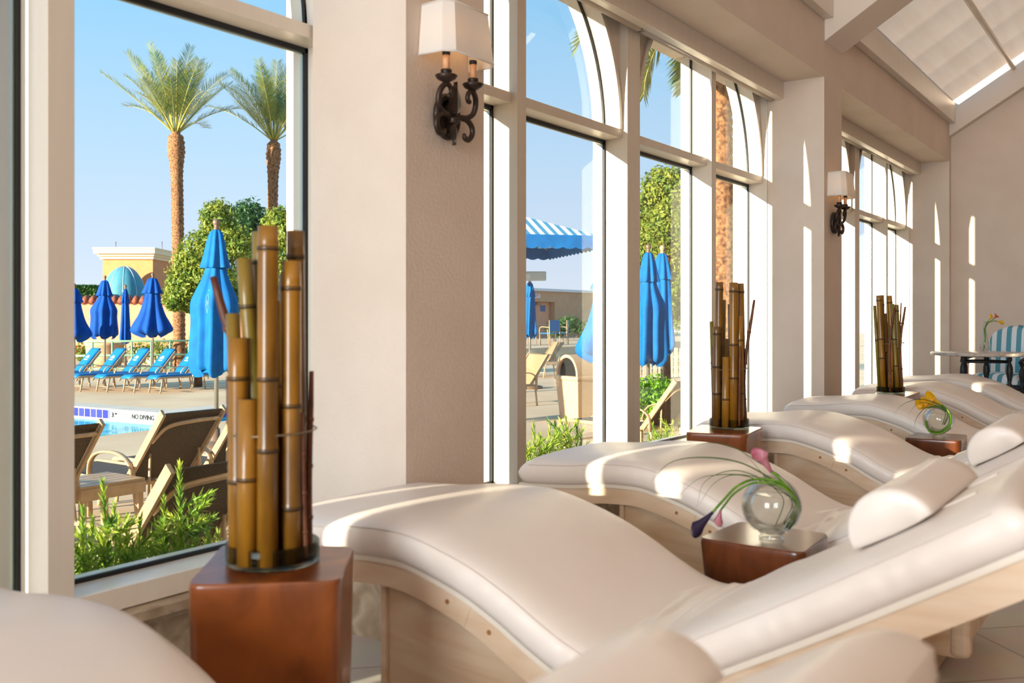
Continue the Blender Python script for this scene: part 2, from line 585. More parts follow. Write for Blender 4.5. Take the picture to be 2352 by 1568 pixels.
def build_room():
    w = MB()
    for k in range(0, 2):
        x = PX + k * PP
        if k == 0:
            w.box(x, x + PW, YW, 2.66, 0, SOF)
            w.box(2.612, x + PW, 2.66, 2.92, 0, SOF)
        else:
            w.box(x, x + PW, YW, 2.92, 0, SOF)
    x = PX + 2 * PP
    w.box(x, XB + .2, YW, 2.92, 0, SOF)
    w.box(XL, XB + .2, YW, 2.92, SOF, 3.66)
    w.box(XL, PX - PP, YW, 2.92, 0, SOF)  # out-of-view bay closed solid to stop a sun streak on the loungers
    structure(w.build('wall_left', 'plaster'))
    b = MB()
    for k in range(0, 2):
        xa, xb = PX + (k - 1) * PP + PW, PX + k * PP
        b.box(xa, xb + (.104 if k == 0 else 0), YF + .012, 2.9, 0, .25)
        b.box(xa, xb, 2.585, YF + .012, .215, .245)
        b.box(xa, xb, 2.615, YF + .012, .19, .215)
        b.box(xa, xa + .014, YW + .004, YF + .01, 0, .20)
    xa, xb = PX + PP + PW, PX + 2 * PP
    b.box(xa, xb, YF + .012, 2.9, 0, .25)
    b.box(xa, xb, 2.585, YF + .012, .215, .245)
    for k in range(0, 3):
        x = PX + k * PP
        x1 = x + PW if k < 2 else XB
        b.box(x - .014, x, YW - .014, YF, 0, .205)
        b.box(x, x1, YW - .014, YW, 0, .205)
    structure(b.build('baseboard_left', 'marble'))
    # back gable wall
    w = MB()
    w.prism([(YR, 0), (2.92, 0), (2.92, 3.6), (-1.7, 6.2), (YR, 3.9)], XB, XB + .2, 'x')
    structure(w.build('wall_back', 'plaster'))
    w = MB()
    w.prism([(YR, 0), (2.92, 0), (2.92, 3.6), (-1.7, 6.2), (YR, 3.9)], XL - .2, XL, 'x')
    structure(w.build('wall_front', 'low_bounce_wall'))
    structure(MB().box(XL, XB, YR - .2, YR, 0, 4.2).build('wall_right', 'low_bounce_wall'))
    structure(MB().box(XL, XB, YR, 2.92, -.12, 0).build('floor', 'floor_tile'))
    # ceiling: solid slopes except over the last bay, where the cloth hangs
    sl = .62
    c = MB()
    za, zr = 3.60, 3.60 + sl * (2.2 + 1.7)
    c.prism([(2.30, za - .06), (-1.7, zr), (-1.7, zr + .08), (2.30, za + .02)], XL, PX - PP, 'x')
    c.prism([(-1.7, zr), (YR, 3.62), (YR, 3.72), (-1.7, zr + .08)], XL, XB, 'x')
    structure(c.build('ceiling', 'ceiling_paint'))
    # rafters
    for i, (x0, x1, zb, hh) in enumerate(((PX + PP, PX + PP + PW, 3.216, .40), (XB - .12, XB, 3.235, .40), (PX, PX + PW, 3.216, .40))):
        r = MB()
        L = 3.8
        r.prism([(2.2, zb), (2.2 - L, zb + .61 * L), (2.2 - L, zb + hh + .61 * L), (2.2, zb + hh)], x0, x1, 'x')
        structure(r.build('trim_%d' % (i + 1), 'ceiling_paint', bevel=.006))
    t = MB()
    t.box(PX + PP + PW, XB - .12, 2.13, 2.2, HDR, 3.60)
    structure(t.build('trim_4', 'frame_paint', bevel=.004))
    t = MB()
    t.box(PX + PW, PX + PP, 2.13, 2.2, HDR, 3.575)
    structure(t.build('trim_5', 'frame_paint', bevel=.004))
    # cloth blinds under the glazed roof, one per bay
    for xa, xb, lb in ((PX + PP + PW + .003, XB - .25, 'pleated white cloth blind under the sloping roof next to the end wall'),
                       (PX + PW + .003, PX + PP - .003, 'pleated white cloth blind under the sloping roof above the middle window')):
        root = thing('ceiling_blind', lb, 'blind', ((xa + xb) / 2, .3, 3.6), group='cloth blinds under the roof')
        n, nx = 30, 66
        vs = []
        for i in range(n + 1):
            y = 2.165 - (2.165 + 1.65) * i / n
            for k in range(nx + 1):
                x = xa + (xb - xa) * k / nx
                z = 3.592 + sl * (2.165 - y) - .012 * abs(math.sin(k * PI / 11)) ** .7
                vs.append((x, y, z))
        fs = [(i * (nx + 1) + k, i * (nx + 1) + k + 1, (i + 1) * (nx + 1) + k + 1, (i + 1) * (nx + 1) + k) for i in range(n) for k in range(nx)]
        MB().add(vs, fs, 0, True).build('cloth', 'roof_fabric', root, world=True, fix=False)
        for y in (1.537, .2, -1.1):
            z = 3.926 + sl * (1.537 - y)
            MB().tube([(xa, y, z), (xb + (.13 if xb > 10 else 0), y, z)], .028, 14).build('rail', 'frame_paint', root, world=True)
    c = MB()
    c.prism([(2.165, 3.592), (-1.65, 3.592 + sl * 3.815), (-1.65, 3.64 + sl * 3.815), (2.165, 3.64)], PX - PP, PX, 'x')
    structure(c.build('trim_7', 'ceiling_paint'))


def build_window(idx, base, last_jamb, m3=None, sun_block_bar=None, YO=YO):
    """three-light arched window of one bay; base is the near edge of the pillar before it"""
    xl, xr = base + (PW if idx > 1 else 0), last_jamb  # first window widened out of view to let a sun stripe through
    m1 = (base + 1.3165, base + 1.3922)
    m2 = (base + 2.441, base + 2.60)
    m3 = m3 or (base + 3.66, base + 3.7357)
    root = bpy.data.objects.new('window_%d' % idx, None)
    COL.objects.link(root)
    root['kind'] = 'structure'
    root.location = ((xl + xr) / 2, YG, .25)
    f = MB()
    zt, zb, zs, top = 2.234, 2.183, .318, 2.962
    members = [m1, (m2[0], m2[0] + .0785), (m2[0] + .0805, m2[1]), m3]
    if sun_block_bar:
        members.append(sun_block_bar)
    for a, b in members:
        f.box(a, b, YF, YO + (.075 if idx == 1 and a == m3[0] else 0), .25, top)
    f.box(m2[0] + .01, m2[1] - .01, YF + .01, YO - .01, .25, top)
    f.box(xl, xl + .012, YF, YO, .25, top)
    f.box(xr - .012, xr, YF + (.025 if idx == 1 else 0), YO, .25, top)
    f.build('frame', 'frame_paint', root, world=True, bevel=.002)
    cells = [(xl + .012, m1[0]), (m1[1], m2[0]), (m2[1], m3[0]), (m3[1], xr - .012)]
    if sun_block_bar:
        cells = cells[:2] + [(m2[1], sun_block_bar[0]), (sun_block_bar[1], m3[0]), cells[3]]
    tr = MB()
    rl = MB()
    for a, b in cells:
        tr.box(a, b, YF + .034, YO, zb, zt)
        rl.box(a, b, YF + .004, YO + .02, .25, zs)
    tr.build('transom', 'frame_paint', root, world=True, bevel=.002)
    rl.build('sill_rail', 'frame_paint', root, world=True, bevel=.002)
    # arched heads
    ar = MB()
    gs = MB()
    for a, b in ((xl + .012, m2[0]), (m2[1], xr - .012)):
        cx, R = (a + b) / 2, (b - a) / 2 - .004
        am = math.asin(min(1, (top - zt) / R))
        for sg in (-1, 1):
            pts = [(cx + sg * R * math.cos(am * i / 14), zt + R * math.sin(am * i / 14)) for i in range(15)]
            edge = a if sg < 0 else b
            ar.prism(pts + [(edge, top), (edge, zt)], YF + .05, YO, 'y')
            inn = [(cx + sg * (R - .028) * math.cos(am * i / 14), zt + (R - .028) * math.sin(am * i / 14)) for i in range(15)]
            for i in range(14):
                ar.prism([pts[i], pts[i + 1], inn[i + 1], inn[i]], YF + .03, YF + .075, 'y')
            inn = [(cx + sg * (R - .014) * math.cos(am * i / 14), zt + (R - .014) * math.sin(am * i / 14)) for i in range(15)]
            for i in range(14):
                gs.prism([pts[i], pts[i + 1], inn[i + 1], inn[i]], YG - .006, YG + .006, 'y')
    ar.build('arch', 'frame_paint', root, world=True)
    g = .015
    y0, y1 = YG - .006, YG + .006
    for a, b in cells:
        for z0, z1 in ((zs, zb), (zt, top)):
            gs.box(a, a + g, y0, y1, z0, z1)
            gs.box(b - g, b, y0, y1, z0, z1)
            gs.box(a, b, y0, y1, z0, z0 + g)
            if z1 == zb:
                gs.box(a, b, y0, y1, z1 - g * 1.3, z1)
            MB().box(a + .003, b - .003, YG - .003, YG + .003, z0 + .003, z1 - .003).build('pane', 'pane_glass', root, world=True)
    gs.build('gasket', 'gasket', root, world=True)
    sm = MB()
    for a, b in cells:
        sm.box(a + g, a + g + .005, YG + .004, YG + .016, zs + g, zb - g)
        sm.box(b - g - .006, b - g, YG + .004, YG + .016, zs + g, zb - g)
        sm.box(a + g, b - g, YG + .004, YG + .014, zb - g * 1.3 - .006, zb - g * 1.3)
    sm.build('glazing_bead', 'seal_metal', root, world=True)


def build_roller(base, last, label, name_group):
    xl, xr = base + PW, last
    root = thing('roller_blind', label, 'blind', ((xl + xr) / 2, 2.57, SOF - .2), group=name_group)
    MB().box(xl, xr, 2.51, 2.525, 2.822, SOF).box(xl, xr, 2.525, 2.575, 2.822, 2.832).build('valance', 'frame_paint', root, world=True, bevel=.002)
    mid = base + 2.53
    for a, b in ((xl + .03, mid - .03), (mid + .03, xr - .03)):
        MB().tube([(a, 2.60, 2.845), (b, 2.60, 2.845)], .034, 18).build('roller', 'grey_fabric', root, world=True)
    for x in (xl + .012, mid, xr - .012):
        MB().box(x - .008, x + .008, 2.575, 2.635, 2.822, SOF).build('bracket', 'seal_metal', root, world=True)


build_room()
structure(MB().box(.86, 1.10, 2.92, 3.27, Z0, 3.3).build('trim_6', 'plaster'))  # unseen pier added outside to keep sun off the left window's jamb
build_window(1, PX - PP, 2.612, m3=(1.475, 1.556), sun_block_bar=(.93, 1.005))  # unseen bar added in this window to block sun slits on the pillar
build_window(2, PX, PX + PP)
build_window(3, PX + PP, PX + 2 * PP)
build_roller(PX, PX + PP, 'white boxed roller blind above the middle window between the two wall lamps', 'roller blinds above the windows')
build_roller(PX + PP, PX + 2 * PP, 'white boxed roller blind above the far window beside the end wall', 'roller blinds above the windows')


# ------------------------------------------------------------------ wall lamps
def sconce():
    """local: wall plane y=0, room towards -y, z=0 at lower tip"""
    root = thing('wall_sconce', 'two-candle wall lamp of black scrolled iron on the near pillar', 'lamp', (2.715, YW, 1.765), group='wall lamps')
    k = 1.0
    # shade: tapered box with cut corners, open below
    sh = MB()

    def ring(w, d, c, z):
        return [(-w, -.004, z), (-w, -d + c, z), (-w + c, -d, z), (w - c, -d, z), (w, -d + c, z), (w, -.004, z)]
    a, b = ring(.145, .145, .035, .295), ring(.128, .128, .03, .475)
    a2, b2 = ring(.142, .142, .035, .295), ring(.125, .125, .03, .475)
    n = 6
    vs = a + b + a2 + b2
    fs = []
    for i in range(n - 1):
        fs += [(i, i + 1, n + i + 1, n + i), (2 * n + i, 3 * n + i, 3 * n + i + 1, 2 * n + i + 1), (i, 2 * n + i, 2 * n + i + 1, i + 1), (n + i, n + i + 1, 3 * n + i + 1, 3 * n + i)]
    fs += [(0, n, 3 * n, 2 * n), (n - 1, 3 * n - 1, 4 * n - 1, 2 * n - 1)]
    sh.add(vs, fs)
    s = sh.build('lamp_shade', 'shade_cloth', root)
    tr = MB()
    tr.tube(a, .0035, 6)
    tr.build('trim_band', 'shade_cloth', s)
    MB().tube(b, .0035, 6).build('trim_band', 'shade_cloth', s)
    for x in (-.078, .078):
        c = MB().lathe([(.0125, .245), (.0125, .31)], (x, -.075, 0), 14)
        cd = c.build('candle', 'candle', root)
        MB().sphere((x, -.075, .375), .016, (1, 1, 2.2)).build('bulb', 'bulb', cd)
        MB().lathe([(.014, .298), (.0145, .312)], (x, -.075, 0), 14).build('socket', 'black_wood', cd)
        p = MB().lathe([(.004, .198), (.012, .203), (.033, .214), (.04, .226), (.037, .228), (.018, .219), (.016, .232), (.02, .238), (.02, .246), (.014, .247)], (x, -.075, 0), 22)
        p.build('drip_pan', 'iron', root)
    # scrolled arms (flat bar, deep in y)
    for sg in (-1, 1):
        pts = []
        # upper scroll: from pan down around, curling inwards
        up = [(sg * .078, -.075, .20), (sg * .1, -.07, .178), (sg * .107, -.064, .15), (sg * .098, -.058, .12), (sg * .07, -.052, .104), (sg * .035, -.046, .1), (sg * .012, -.04, .084)]
        MB().tube(curve(up, 26), [.0105] * 22 + [.0105, .01, .009, .008], 10).build('scroll', 'iron', root)
        cu = [(sg * .078, -.075, .2), (sg * .055, -.074, .192), (sg * .047, -.073, .172), (sg * .056, -.072, .158), (sg * .066, -.072, .164)]
        MB().tube(curve(cu, 16), [.009] * 14 + [.007, .005], 10).build('scroll', 'iron', root)
        lo = [(sg * .035, -.046, .1), (sg * .075, -.05, .096), (sg * .1, -.052, .076), (sg * .103, -.052, .048), (sg * .085, -.05, .026), (sg * .062, -.05, .03), (sg * .056, -.05, .046)]
        MB().tube(curve(lo, 26), [.0085] + [.0105] * 21 + [.0095, .008, .007, .005], 10).build('scroll', 'iron', root)
    # oval back ring and plate
    pts = [(.06 * math.cos(t * 2 * PI / 28), -.016, .1 + .072 * math.sin(t * 2 * PI / 28)) for t in range(29)]
    MB().tube(pts, .013, 10).build('back_ring', 'iron', root)
    MB().sphere((0, -.012, .1), .05, (.7, .22, 1.2)).build('back_plate', 'iron', root)
    # fleur-de-lis petals
    def petal(z0, z1, w, y, name, up=True):
        m = MB()
        k2 = 14
        vs = []
        for i in range(k2 + 1):
            t = i / k2
            ww = w * math.sin(PI * t ** (.75 if up else 1.3)) ** 1.0 if 0 < t < 1 else .0008
            z = z0 + (z1 - z0) * t
            vs += [(-ww, y + .004, z), (0, y - .009, z), (ww, y + .004, z), (0, y + .01, z)]
        fs = []
        for i in range(k2):
            for j in range(4):
                fs.append((4 * i + j, 4 * i + (j + 1) % 4, 4 * i + 4 + (j + 1) % 4, 4 * i + 4 + j))
        m.add(vs, fs, 0, False)
        return m.build(name, 'iron', root)
    petal(.098, .222, .037, -.056, 'petal')
    petal(-.006, .078, .022, -.05, 'petal', False)
    MB().lathe([(.012, .07), (.021, .073), (.023, .078), (.019, .082), (.023, .086), (.021, .092), (.012, .095)], (0, -.045, 0), 18).build('collar', 'iron', root)
    return root


sc = sconce()
sc2 = dup(sc, (2.715 + PP, YW, 1.765), 0, 'two-candle wall lamp of black scrolled iron on the farther pillar')

# ------------------------------------------------------------------ loungers
PROF = [(2.185, .469), (2.10, .474), (2.0, .480), (1.917, .487), (1.812, .501), (1.706, .506), (1.629, .502), (1.534, .480), (1.438, .450), (1.342, .407), (1.246, .355),
        (1.16, .316), (1.08, .296), (1.0, .300), (.911, .33), (.776, .408), (.575, .522), (.39, .632), (.27, .704), (.185, .756)]
LW = .75


def profile(n):
    pts = curve(PROF, 400)
    acc = [0]
    for a, b in zip(pts, pts[1:]):
        acc.append(acc[-1] + (b - a).length)
    out = []
    j = 0
    for i in range(n):
        t = acc[-1] * i / (n - 1)
        while j < len(acc) - 2 and acc[j + 1] < t:
            j += 1
        u = (t - acc[j]) / max(1e-9, acc[j + 1] - acc[j])
        out.append(pts[j].lerp(pts[j + 1], u))
    nor = []
    for i in range(n):
        d = out[min(i + 1, n - 1)] - out[max(i - 1, 0)]
        d.normalize()
        nor.append(Vector((d.y, -d.x)) if -d.x > 0 else Vector((-d.y, d.x)))
    return out, nor, acc[-1]


def lounger():
    """local: x 0..LW from the near side, y and z as in the room; y=0 is the wall-parallel plane through the camera"""
    root = thing('relaxation_lounger', 'L', 'lounger', (0, 0, 0), group='wave loungers along the windows')
    NU = 240
    pr, nr, L = profile(NU)
    # --- cushion
    side = [(.03, .0), (.004, .004), (-.006, .022), (-.008, .045), (-.004, .066), (.004, .0775), (.012, .083), (.03, .0905), (.06, .096)]
    top = [(.06 + (LW - .12) * i / 26, None) for i in range(1, 26)]
    sec = side + top + [(LW - x, z) for x, z in side[::-1]]
    rnd = random.Random(3)
    wr = [(rnd.uniform(.80, 1.12), rnd.uniform(.10, .65), rnd.uniform(-.5, .5), rnd.uniform(.003, .0075), rnd.uniform(.12, .3), rnd.uniform(.013, .026)) for _ in range(13)]
    vs = []
    for i in range(NU):
        y0, z0 = pr[i]
        nx, nz = nr[i]
        s = L * i / (NU - 1)
        e = min(s, L - s)
        q = min(e / .05, 1)
        k = math.sqrt(max(0, 1 - (1 - q) ** 2))
        k = max(k, .05)
        for (x, h) in sec:
            if h is None:
                u = (x - .06) / (LW - .12)
                h = .096 + .012 * (4 * u * (1 - u)) ** .6
                for (wy, wx, ws, wa, wl, ww) in wr:
                    dx = x - wx
                    dy = y0 - wy - ws * dx * .6
                    h += wa * math.exp(-(dx / wl) ** 2) * (math.exp(-(dy / ww) ** 2) - .55 * math.exp(-((dy - .02) / ww) ** 2))
            elif .004 < h < .09:
                h2 = .0012 * math.sin(s * 90 + 2 * math.sin(s * 23)) * math.sin(PI * h / .09)
                x = x - h2 if x < LW / 2 else x + h2
            hh = .046 + (h - .046) * k
            xx = LW / 2 + (x - LW / 2) * (1 - (1 - k) * .03)
            vs.append((xx, y0 + nx * hh, z0 + nz * hh))
    ns = len(sec)
    fs = [(i * ns + j, i * ns + (j + 1) % ns, (i + 1) * ns + (j + 1) % ns, (i + 1) * ns + j) for i in range(NU - 1) for j in range(ns)]
    fs += [tuple(range(ns)), tuple((NU - 1) * ns + j for j in range(ns))]
    c = MB().add(vs, fs, 0, True).build('cushion', 'vinyl', root)
    for x in (.0015, LW - .0015):
        pts = [(x + (.002 if x < .3 else -.002), pr[i][0] + nr[i][0] * .0785, pr[i][1] + nr[i][1] * .0785) for i in range(6, NU - 6)]
        MB().tube(pts, .0015, 6).build('piping', 'piping', c)
    # --- wooden side rails with pale top edge, jointed with plugs
    for x0, x1 in ((.010, .034), (LW - .034, LW - .010)):
        for ia, ib in ((0, 86), (86, 176), (176, NU)):
            m = MB()
            idx = list(range(ia, min(ib + 1, NU)))
            v = []
            for q, i in enumerate(idx):
                y0, z0 = pr[i]
                nx, nz = nr[i]
                sh = .0008 if (q == 0 and ia) else 0
                for x, h in ((x0, -.002), (x1, -.002), (x1, -.07), (x0, -.07)):
                    v.append((x, y0 + nx * h - sh, z0 + nz * h))
            k = len(idx)
            f = [(4 * i + j, 4 * i + (j + 1) % 4, 4 * i + 4 + (j + 1) % 4, 4 * i + 4 + j) for i in range(k - 1) for j in range(4)]
            f += [(0, 1, 2, 3), tuple(4 * (k - 1) + j for j in range(4))]
            m.add(v, f)
            ro = m.build('side_rail', 'maple', root)
            pg = MB()
            for i in ([ia + 8] if ia else []) + ([ib - 8] if ib < NU else []):
                y0, z0 = pr[i]
                nx, nz = nr[i]
                xa, xb = (x0 - .0012, x0 + .004) if x0 < .3 else (x1 - .004, x1 + .0012)
                ring = [(y0 + nx * -.036 + .0065 * math.cos(a * PI / 6), z0 + nz * -.036 + .0065 * math.sin(a * PI / 6)) for a in range(12)]
                MB().prism(ring, xa, xb, 'x').build('plug', 'plug', ro)
        m = MB()
        v = []
        for i in range(NU):
            y0, z0 = pr[i]
            nx, nz = nr[i]
            xo = x0 - .006 if x0 < .3 else x1 + .006
            xi = x0 + .02 if x0 < .3 else x1 - .02
            for x, h in ((xo, .004), (xi, .004), (xi, -.009), (xo, -.009)):
                v.append((x, y0 + nx * h, z0 + nz * h))
        f = [(4 * i + j, 4 * i + (j + 1) % 4, 4 * i + 4 + (j + 1) % 4, 4 * i + 4 + j) for i in range(NU - 1) for j in range(4)]
        f += [(0, 1, 2, 3), tuple(4 * (NU - 1) + j for j in range(4))]
        m.add(v, f)
        m.build('edge_strip', 'ply_edge', root)
    # --- board under the cushion
    m = MB()
    v = []
    for i in range(0, NU, 3):
        y0, z0 = pr[i]
        nx, nz = nr[i]
        for x, h in ((.034, -.001), (LW - .034, -.001), (LW - .034, -.02), (.034, -.02)):
            v.append((x, y0 + nx * h, z0 + nz * h))
    k = len(v) // 4
    f = [(4 * i + j, 4 * i + (j + 1) % 4, 4 * i + 4 + (j + 1) % 4, 4 * i + 4 + j) for i in range(k - 1) for j in range(4)] + [(0, 1, 2, 3), tuple(4 * (k - 1) + j for j in range(4))]
    m.add(v, f)
    m.build('seat_board', 'maple', root)
    # --- base box, corner posts, plinth
    ya, yb = .56, 1.725
    tops = [(pr[i][0], pr[i][1] - .026 / max(.5, nr[i][1])) for i in range(NU) if ya <= pr[i][0] <= yb]
    poly = tops + [(ya, tops[-1][1]), (ya, .085), (yb, .085), (yb, tops[0][1])]
    MB().prism(poly, .045, LW - .045, 'x').build('base', 'maple_panel', root)
    MB().box(.036, LW - .036, yb, yb + .019, .085, tops[0][1] - .004).build('end_panel', 'maple', root, bevel=.003)
    for x in (.036, LW - .036 - .06):
        MB().box(x, x + .06, ya - .03, ya + .03, .085, tops[-1][1] - .01).build('corner_post', 'maple', root, bevel=.018)
    MB().box(.12, LW - .12, ya + .08, yb - .12, 0, .085).build('plinth', 'maple', root, bevel=.012)
    # --- half-round head pillow
    m = MB()
    yc = .41
    i0 = min(range(NU), key=lambda i: abs(pr[i][0] - yc))
    (y0, z0), (nx, nz) = pr[i0], nr[i0]
    tx, tz = nz, -nx
    cr = []
    R = .083
    for j in range(0, 19):
        a = PI * j / 18
        cr.append((math.cos(a) * (R + .006), math.sin(a) * R * 1.02))
    cr += [(-.055, -.004), (0, -.006), (.055, -.004)]
    xs = [(.118, .9), (.121, .96), (.13, 1)] + [(.13 + (LW - .25) * i / 8, 1) for i in range(1, 8)] + [(LW - .12, 1), (LW - .111, .96), (LW - .108, .9)]
    v = []
    for x, k in xs:
        for a, b in cr:
            h = .111 + b * k
            v.append((x, y0 + nx * h + tx * a * k, z0 + nz * h + tz * a * k))
    nn = len(cr)
    f = [(i * nn + j, i * nn + (j + 1) % nn, (i + 1) * nn + (j + 1) % nn, (i + 1) * nn + j) for i in range(len(xs) - 1) for j in range(nn)]
    f += [tuple(range(nn)), tuple((len(xs) - 1) * nn + j for j in range(nn))]
    m.add(v, f, 0, True)
    p = m.build('pillow', 'vinyl', root)
    # retaining straps running up to the head end
    for x in (.24, LW - .24):
        v = []
        ii = [i for i in range(NU) if .27 < pr[i][0] < yc - .055]
        for i in ii:
            y0, z0 = pr[i]
            nx, nz = nr[i]
            for xx, h in ((x - .014, .1085), (x + .014, .1085), (x + .014, .1065), (x - .014, .1065)):
                v.append((xx, y0 + nx * h, z0 + nz * h))
        k = len(ii)
        f = [(4 * i + j, 4 * i + (j + 1) % 4, 4 * i + 4 + (j + 1) % 4, 4 * i + 4 + j) for i in range(k - 1) for j in range(4)] + [(0, 1, 2, 3), tuple(4 * (k - 1) + j for j in range(4))]
        MB().add(v, f).build('strap', 'vinyl', p)
    return root


LX = [.315, 1.85, 3.17, 4.85, 6.30, 7.93, 9.25]
LL = ['white wave lounger in the near corner, cut off by the lower edge of the photo',
      'white wave lounger just right of the nearest bamboo vase, wholly in front',
      'white wave lounger behind the bowl with the purple and pink callas',
      'white wave lounger whose foot is beside the second bamboo vase',
      'white wave lounger behind the bowl of yellow callas',
      'white wave lounger behind the third bamboo vase, last but one in the row',
      'white wave lounger at the far end of the row, by the marble table']
lg = lounger()
for i, x in enumerate(LX):
    o = lg if i == 0 else dup(lg, (0, 0, 0))
    o['label'] = LL[i]
    o.location = (x, 0, 0)


# ------------------------------------------------------------------ tree-stump stools
def stool(label, corners, h, taper, group, wood='stump', name='stump_stool'):
    cs = [Vector(c) for c in corners]
    cen = sum(cs, Vector()) / 4
    root = thing(name, label, 'stool', (cen.x, cen.y, 0), group=group)
    ring = []
    n = 4
    for i in range(n):
        p0, p, p1 = cs[i - 1] - cen, cs[i] - cen, cs[(i + 1) % n] - cen
        a, b = p.lerp(p0, .11), p.lerp(p1, .11)
        for t in range(6):
            u = t / 5
            ring.append((a * (1 - u) ** 2 + p * 2 * u * (1 - u) + b * u * u))
        for t in (1, 2, 3):
            q = p.lerp(p1, .11 + .78 * t / 4)
            ring.append(q * (1 + .012 * math.sin(i * 3 + t)))
    m = MB()
    lv = [(0, taper[-1]), (.02, taper[-1] + .004)]
    for k, t in enumerate(taper[::-1]):
        lv.append((.03 + (h - .05) * k / (len(taper) - 1), t))
    lv += [(h - .008, 1.0), (h - .003, .995), (h, .982)]
    vs = [(r.x * s, r.y * s, z) for z, s in lv for r in ring]
    k = len(ring)
    fs = [(i * k + j, i * k + (j + 1) % k, (i + 1) * k + (j + 1) % k, (i + 1) * k + j) for i in range(len(lv) - 1) for j in range(k)]
    m.add(vs, fs, 0, True)
    m.build('trunk_body', wood, root)
    t = MB()
    t.add([(r.x * .982, r.y * .982, h) for r in ring] + [(r.x * .982, r.y * .982, h + .0012) for r in ring],
          [tuple(range(k, 2 * k))] + [(j, (j + 1) % k, k + (j + 1) % k, k + j) for j in range(k)], 0)
    t.build('seat_top', wood, root)
    return root


HB = .584
G1 = 'wooden stump stools under bamboo vases'
st1 = stool('red-brown stump stool under the nearest bamboo vase', [at(425, 1345, HB), at(782, 1335, HB), at(815, 1255, HB), at(512, 1249, HB)], HB, [1, .985, .965, .95, .94], G1)
st2 = stool('red-brown stump stool under the second bamboo vase', [at(1573, 993, HB), at(1716, 999, HB), at(1753, 981, HB), at(1608, 975, HB)], HB, [1, .95, .9, .88, .87], G1)
st3 = stool('red-brown stump stool under the third, farthest bamboo vase', [at(2002, 908, HB), at(2079, 912, HB), at(2116, 900, HB), at(2020, 896, HB)], HB, [1, .95, .9, .88, .87], G1)
HF1, HF2 = .448, .426
G2 = 'low stump stools between loungers'
sf1 = stool('low brown stump stool under the bowl with purple and pink callas', [at(1602, 1235, HF1), at(1845, 1271, HF1), at(1906, 1226, HF1), at(1700, 1197, HF1)], HF1, [1, .95, .86, .8, .78], G2, 'stump_dark')
sf2 = stool('low brown stump stool under the bowl with yellow callas', [at(2076, 1005, HF2), at(2208, 1013, HF2), at(2223, 998, HF2), at(2107, 992, HF2)], HF2, [1, .95, .86, .8, .78], G2, 'stump_dark')


# ------------------------------------------------------------------ bamboo vases
def culm(mb, p0, p1, r, nodes, mi):
    p0, p1 = Vector(p0), Vector(p1)
    d = (p1 - p0)
    L = d.length
    pts, rs = [], []
    ts = sorted(nodes)
    marks = [0]
    for t in ts:
        marks += [t - .012 / L, t - .004 / L, t, t + .004 / L, t + .012 / L]
    marks += [1]
    for t in marks:
        pts.append(p0 + d * t)
        near = min([abs(t - q) for q in ts] or [9]) * L
        rs.append(r * (1.0 + (.10 if near < .002 else .045 if near < .006 else 0)) * (1 - .06 * t))
    mb.tube(pts, rs, 16, mi)
    # dark node rings
    for t in ts:
        c = p0 + d * t
        mb.tube([c - d.normalized() * .0052, c + d.normalized() * .0035], r * 1.09 * (1 - .06 * t), 16, 3)
    # dark disc on the closed tip, painting the shade of a hollow
    tip = p1 - d.normalized() * .0005
    mb.tube([tip, tip + d.normalized() * .001], r * .62, 14, 3)


def bamboo_vase(label, base, scale, culms, twigs, wire_h, dish_r, seed):
    """local x runs along the picture's width as seen when facing the windows' corner"""
    rnd = random.Random(seed)
    root = thing('bamboo_vase', label, 'vase', base, TH - PI / 2, group='bamboo vases on stump stools')
    r = dish_r
    culms = [(a, b, c, d_, e_, w_ * 1.08, g_, h_) for a, b, c, d_, e_, w_, g_, h_ in culms]
    d = MB().lathe([(0.001, 0), (r - .004, 0), (r, .004), (r, .046), (r - .002, .048), (r - .006, .046), (r - .006, .012), (.001, .010)], n=40)
    d.build('glass_dish', 'dish_glass', root)
    MB().lathe([(.001, .0102), (r - .008, .0102), (r - .008, .0122), (.001, .0122)], n=40).build('dish_base', 'black_wood', root)
    for (x0, x1, dep0, dep1, top, w, mt, nodes) in culms:
        m = MB()
        culm(m, (x0, dep0, .0125), (x1, dep1, top), w / 2, nodes, mt)
        m.build('bamboo_stem', ['bamboo', 'bamboo_green', 'bamboo_dark', 'bamboo_node_hollow'], root)
    for pts, w in twigs:
        m = MB()
        cv = curve(pts, 14)
        m.tube(cv, [w / 2] * 12 + [w / 2.3, w / 2.6], 8)
        for i in (3, 7, 10):
            m.sphere(cv[i], w * .66, n=8, k=6)
        m.build('twig', 'twig', root)
    if wire_h:
        pts = []
        for j in range(41):
            a = 2 * PI * j / 40
            rr = r * .93
            pts.append((rr * math.cos(a), rr * math.sin(a), wire_h + .004 * math.sin(a + 1)))
        MB().tube(pts, .0022, 6).build('binding_wire', 'wire', root)
    return root


# vase 1: pixel spans of the photo turned into metres at its distance
k1 = 2.17 / 2200
cx1, cb = 627, 1300


def c1(xb, xt, dep, top, wpx, mt, nodes, dt=0):
    return ((xb - cx1) * k1, (xt - cx1) * k1, dep, dep + dt, (cb - top) * k1, wpx * k1, mt, nodes)


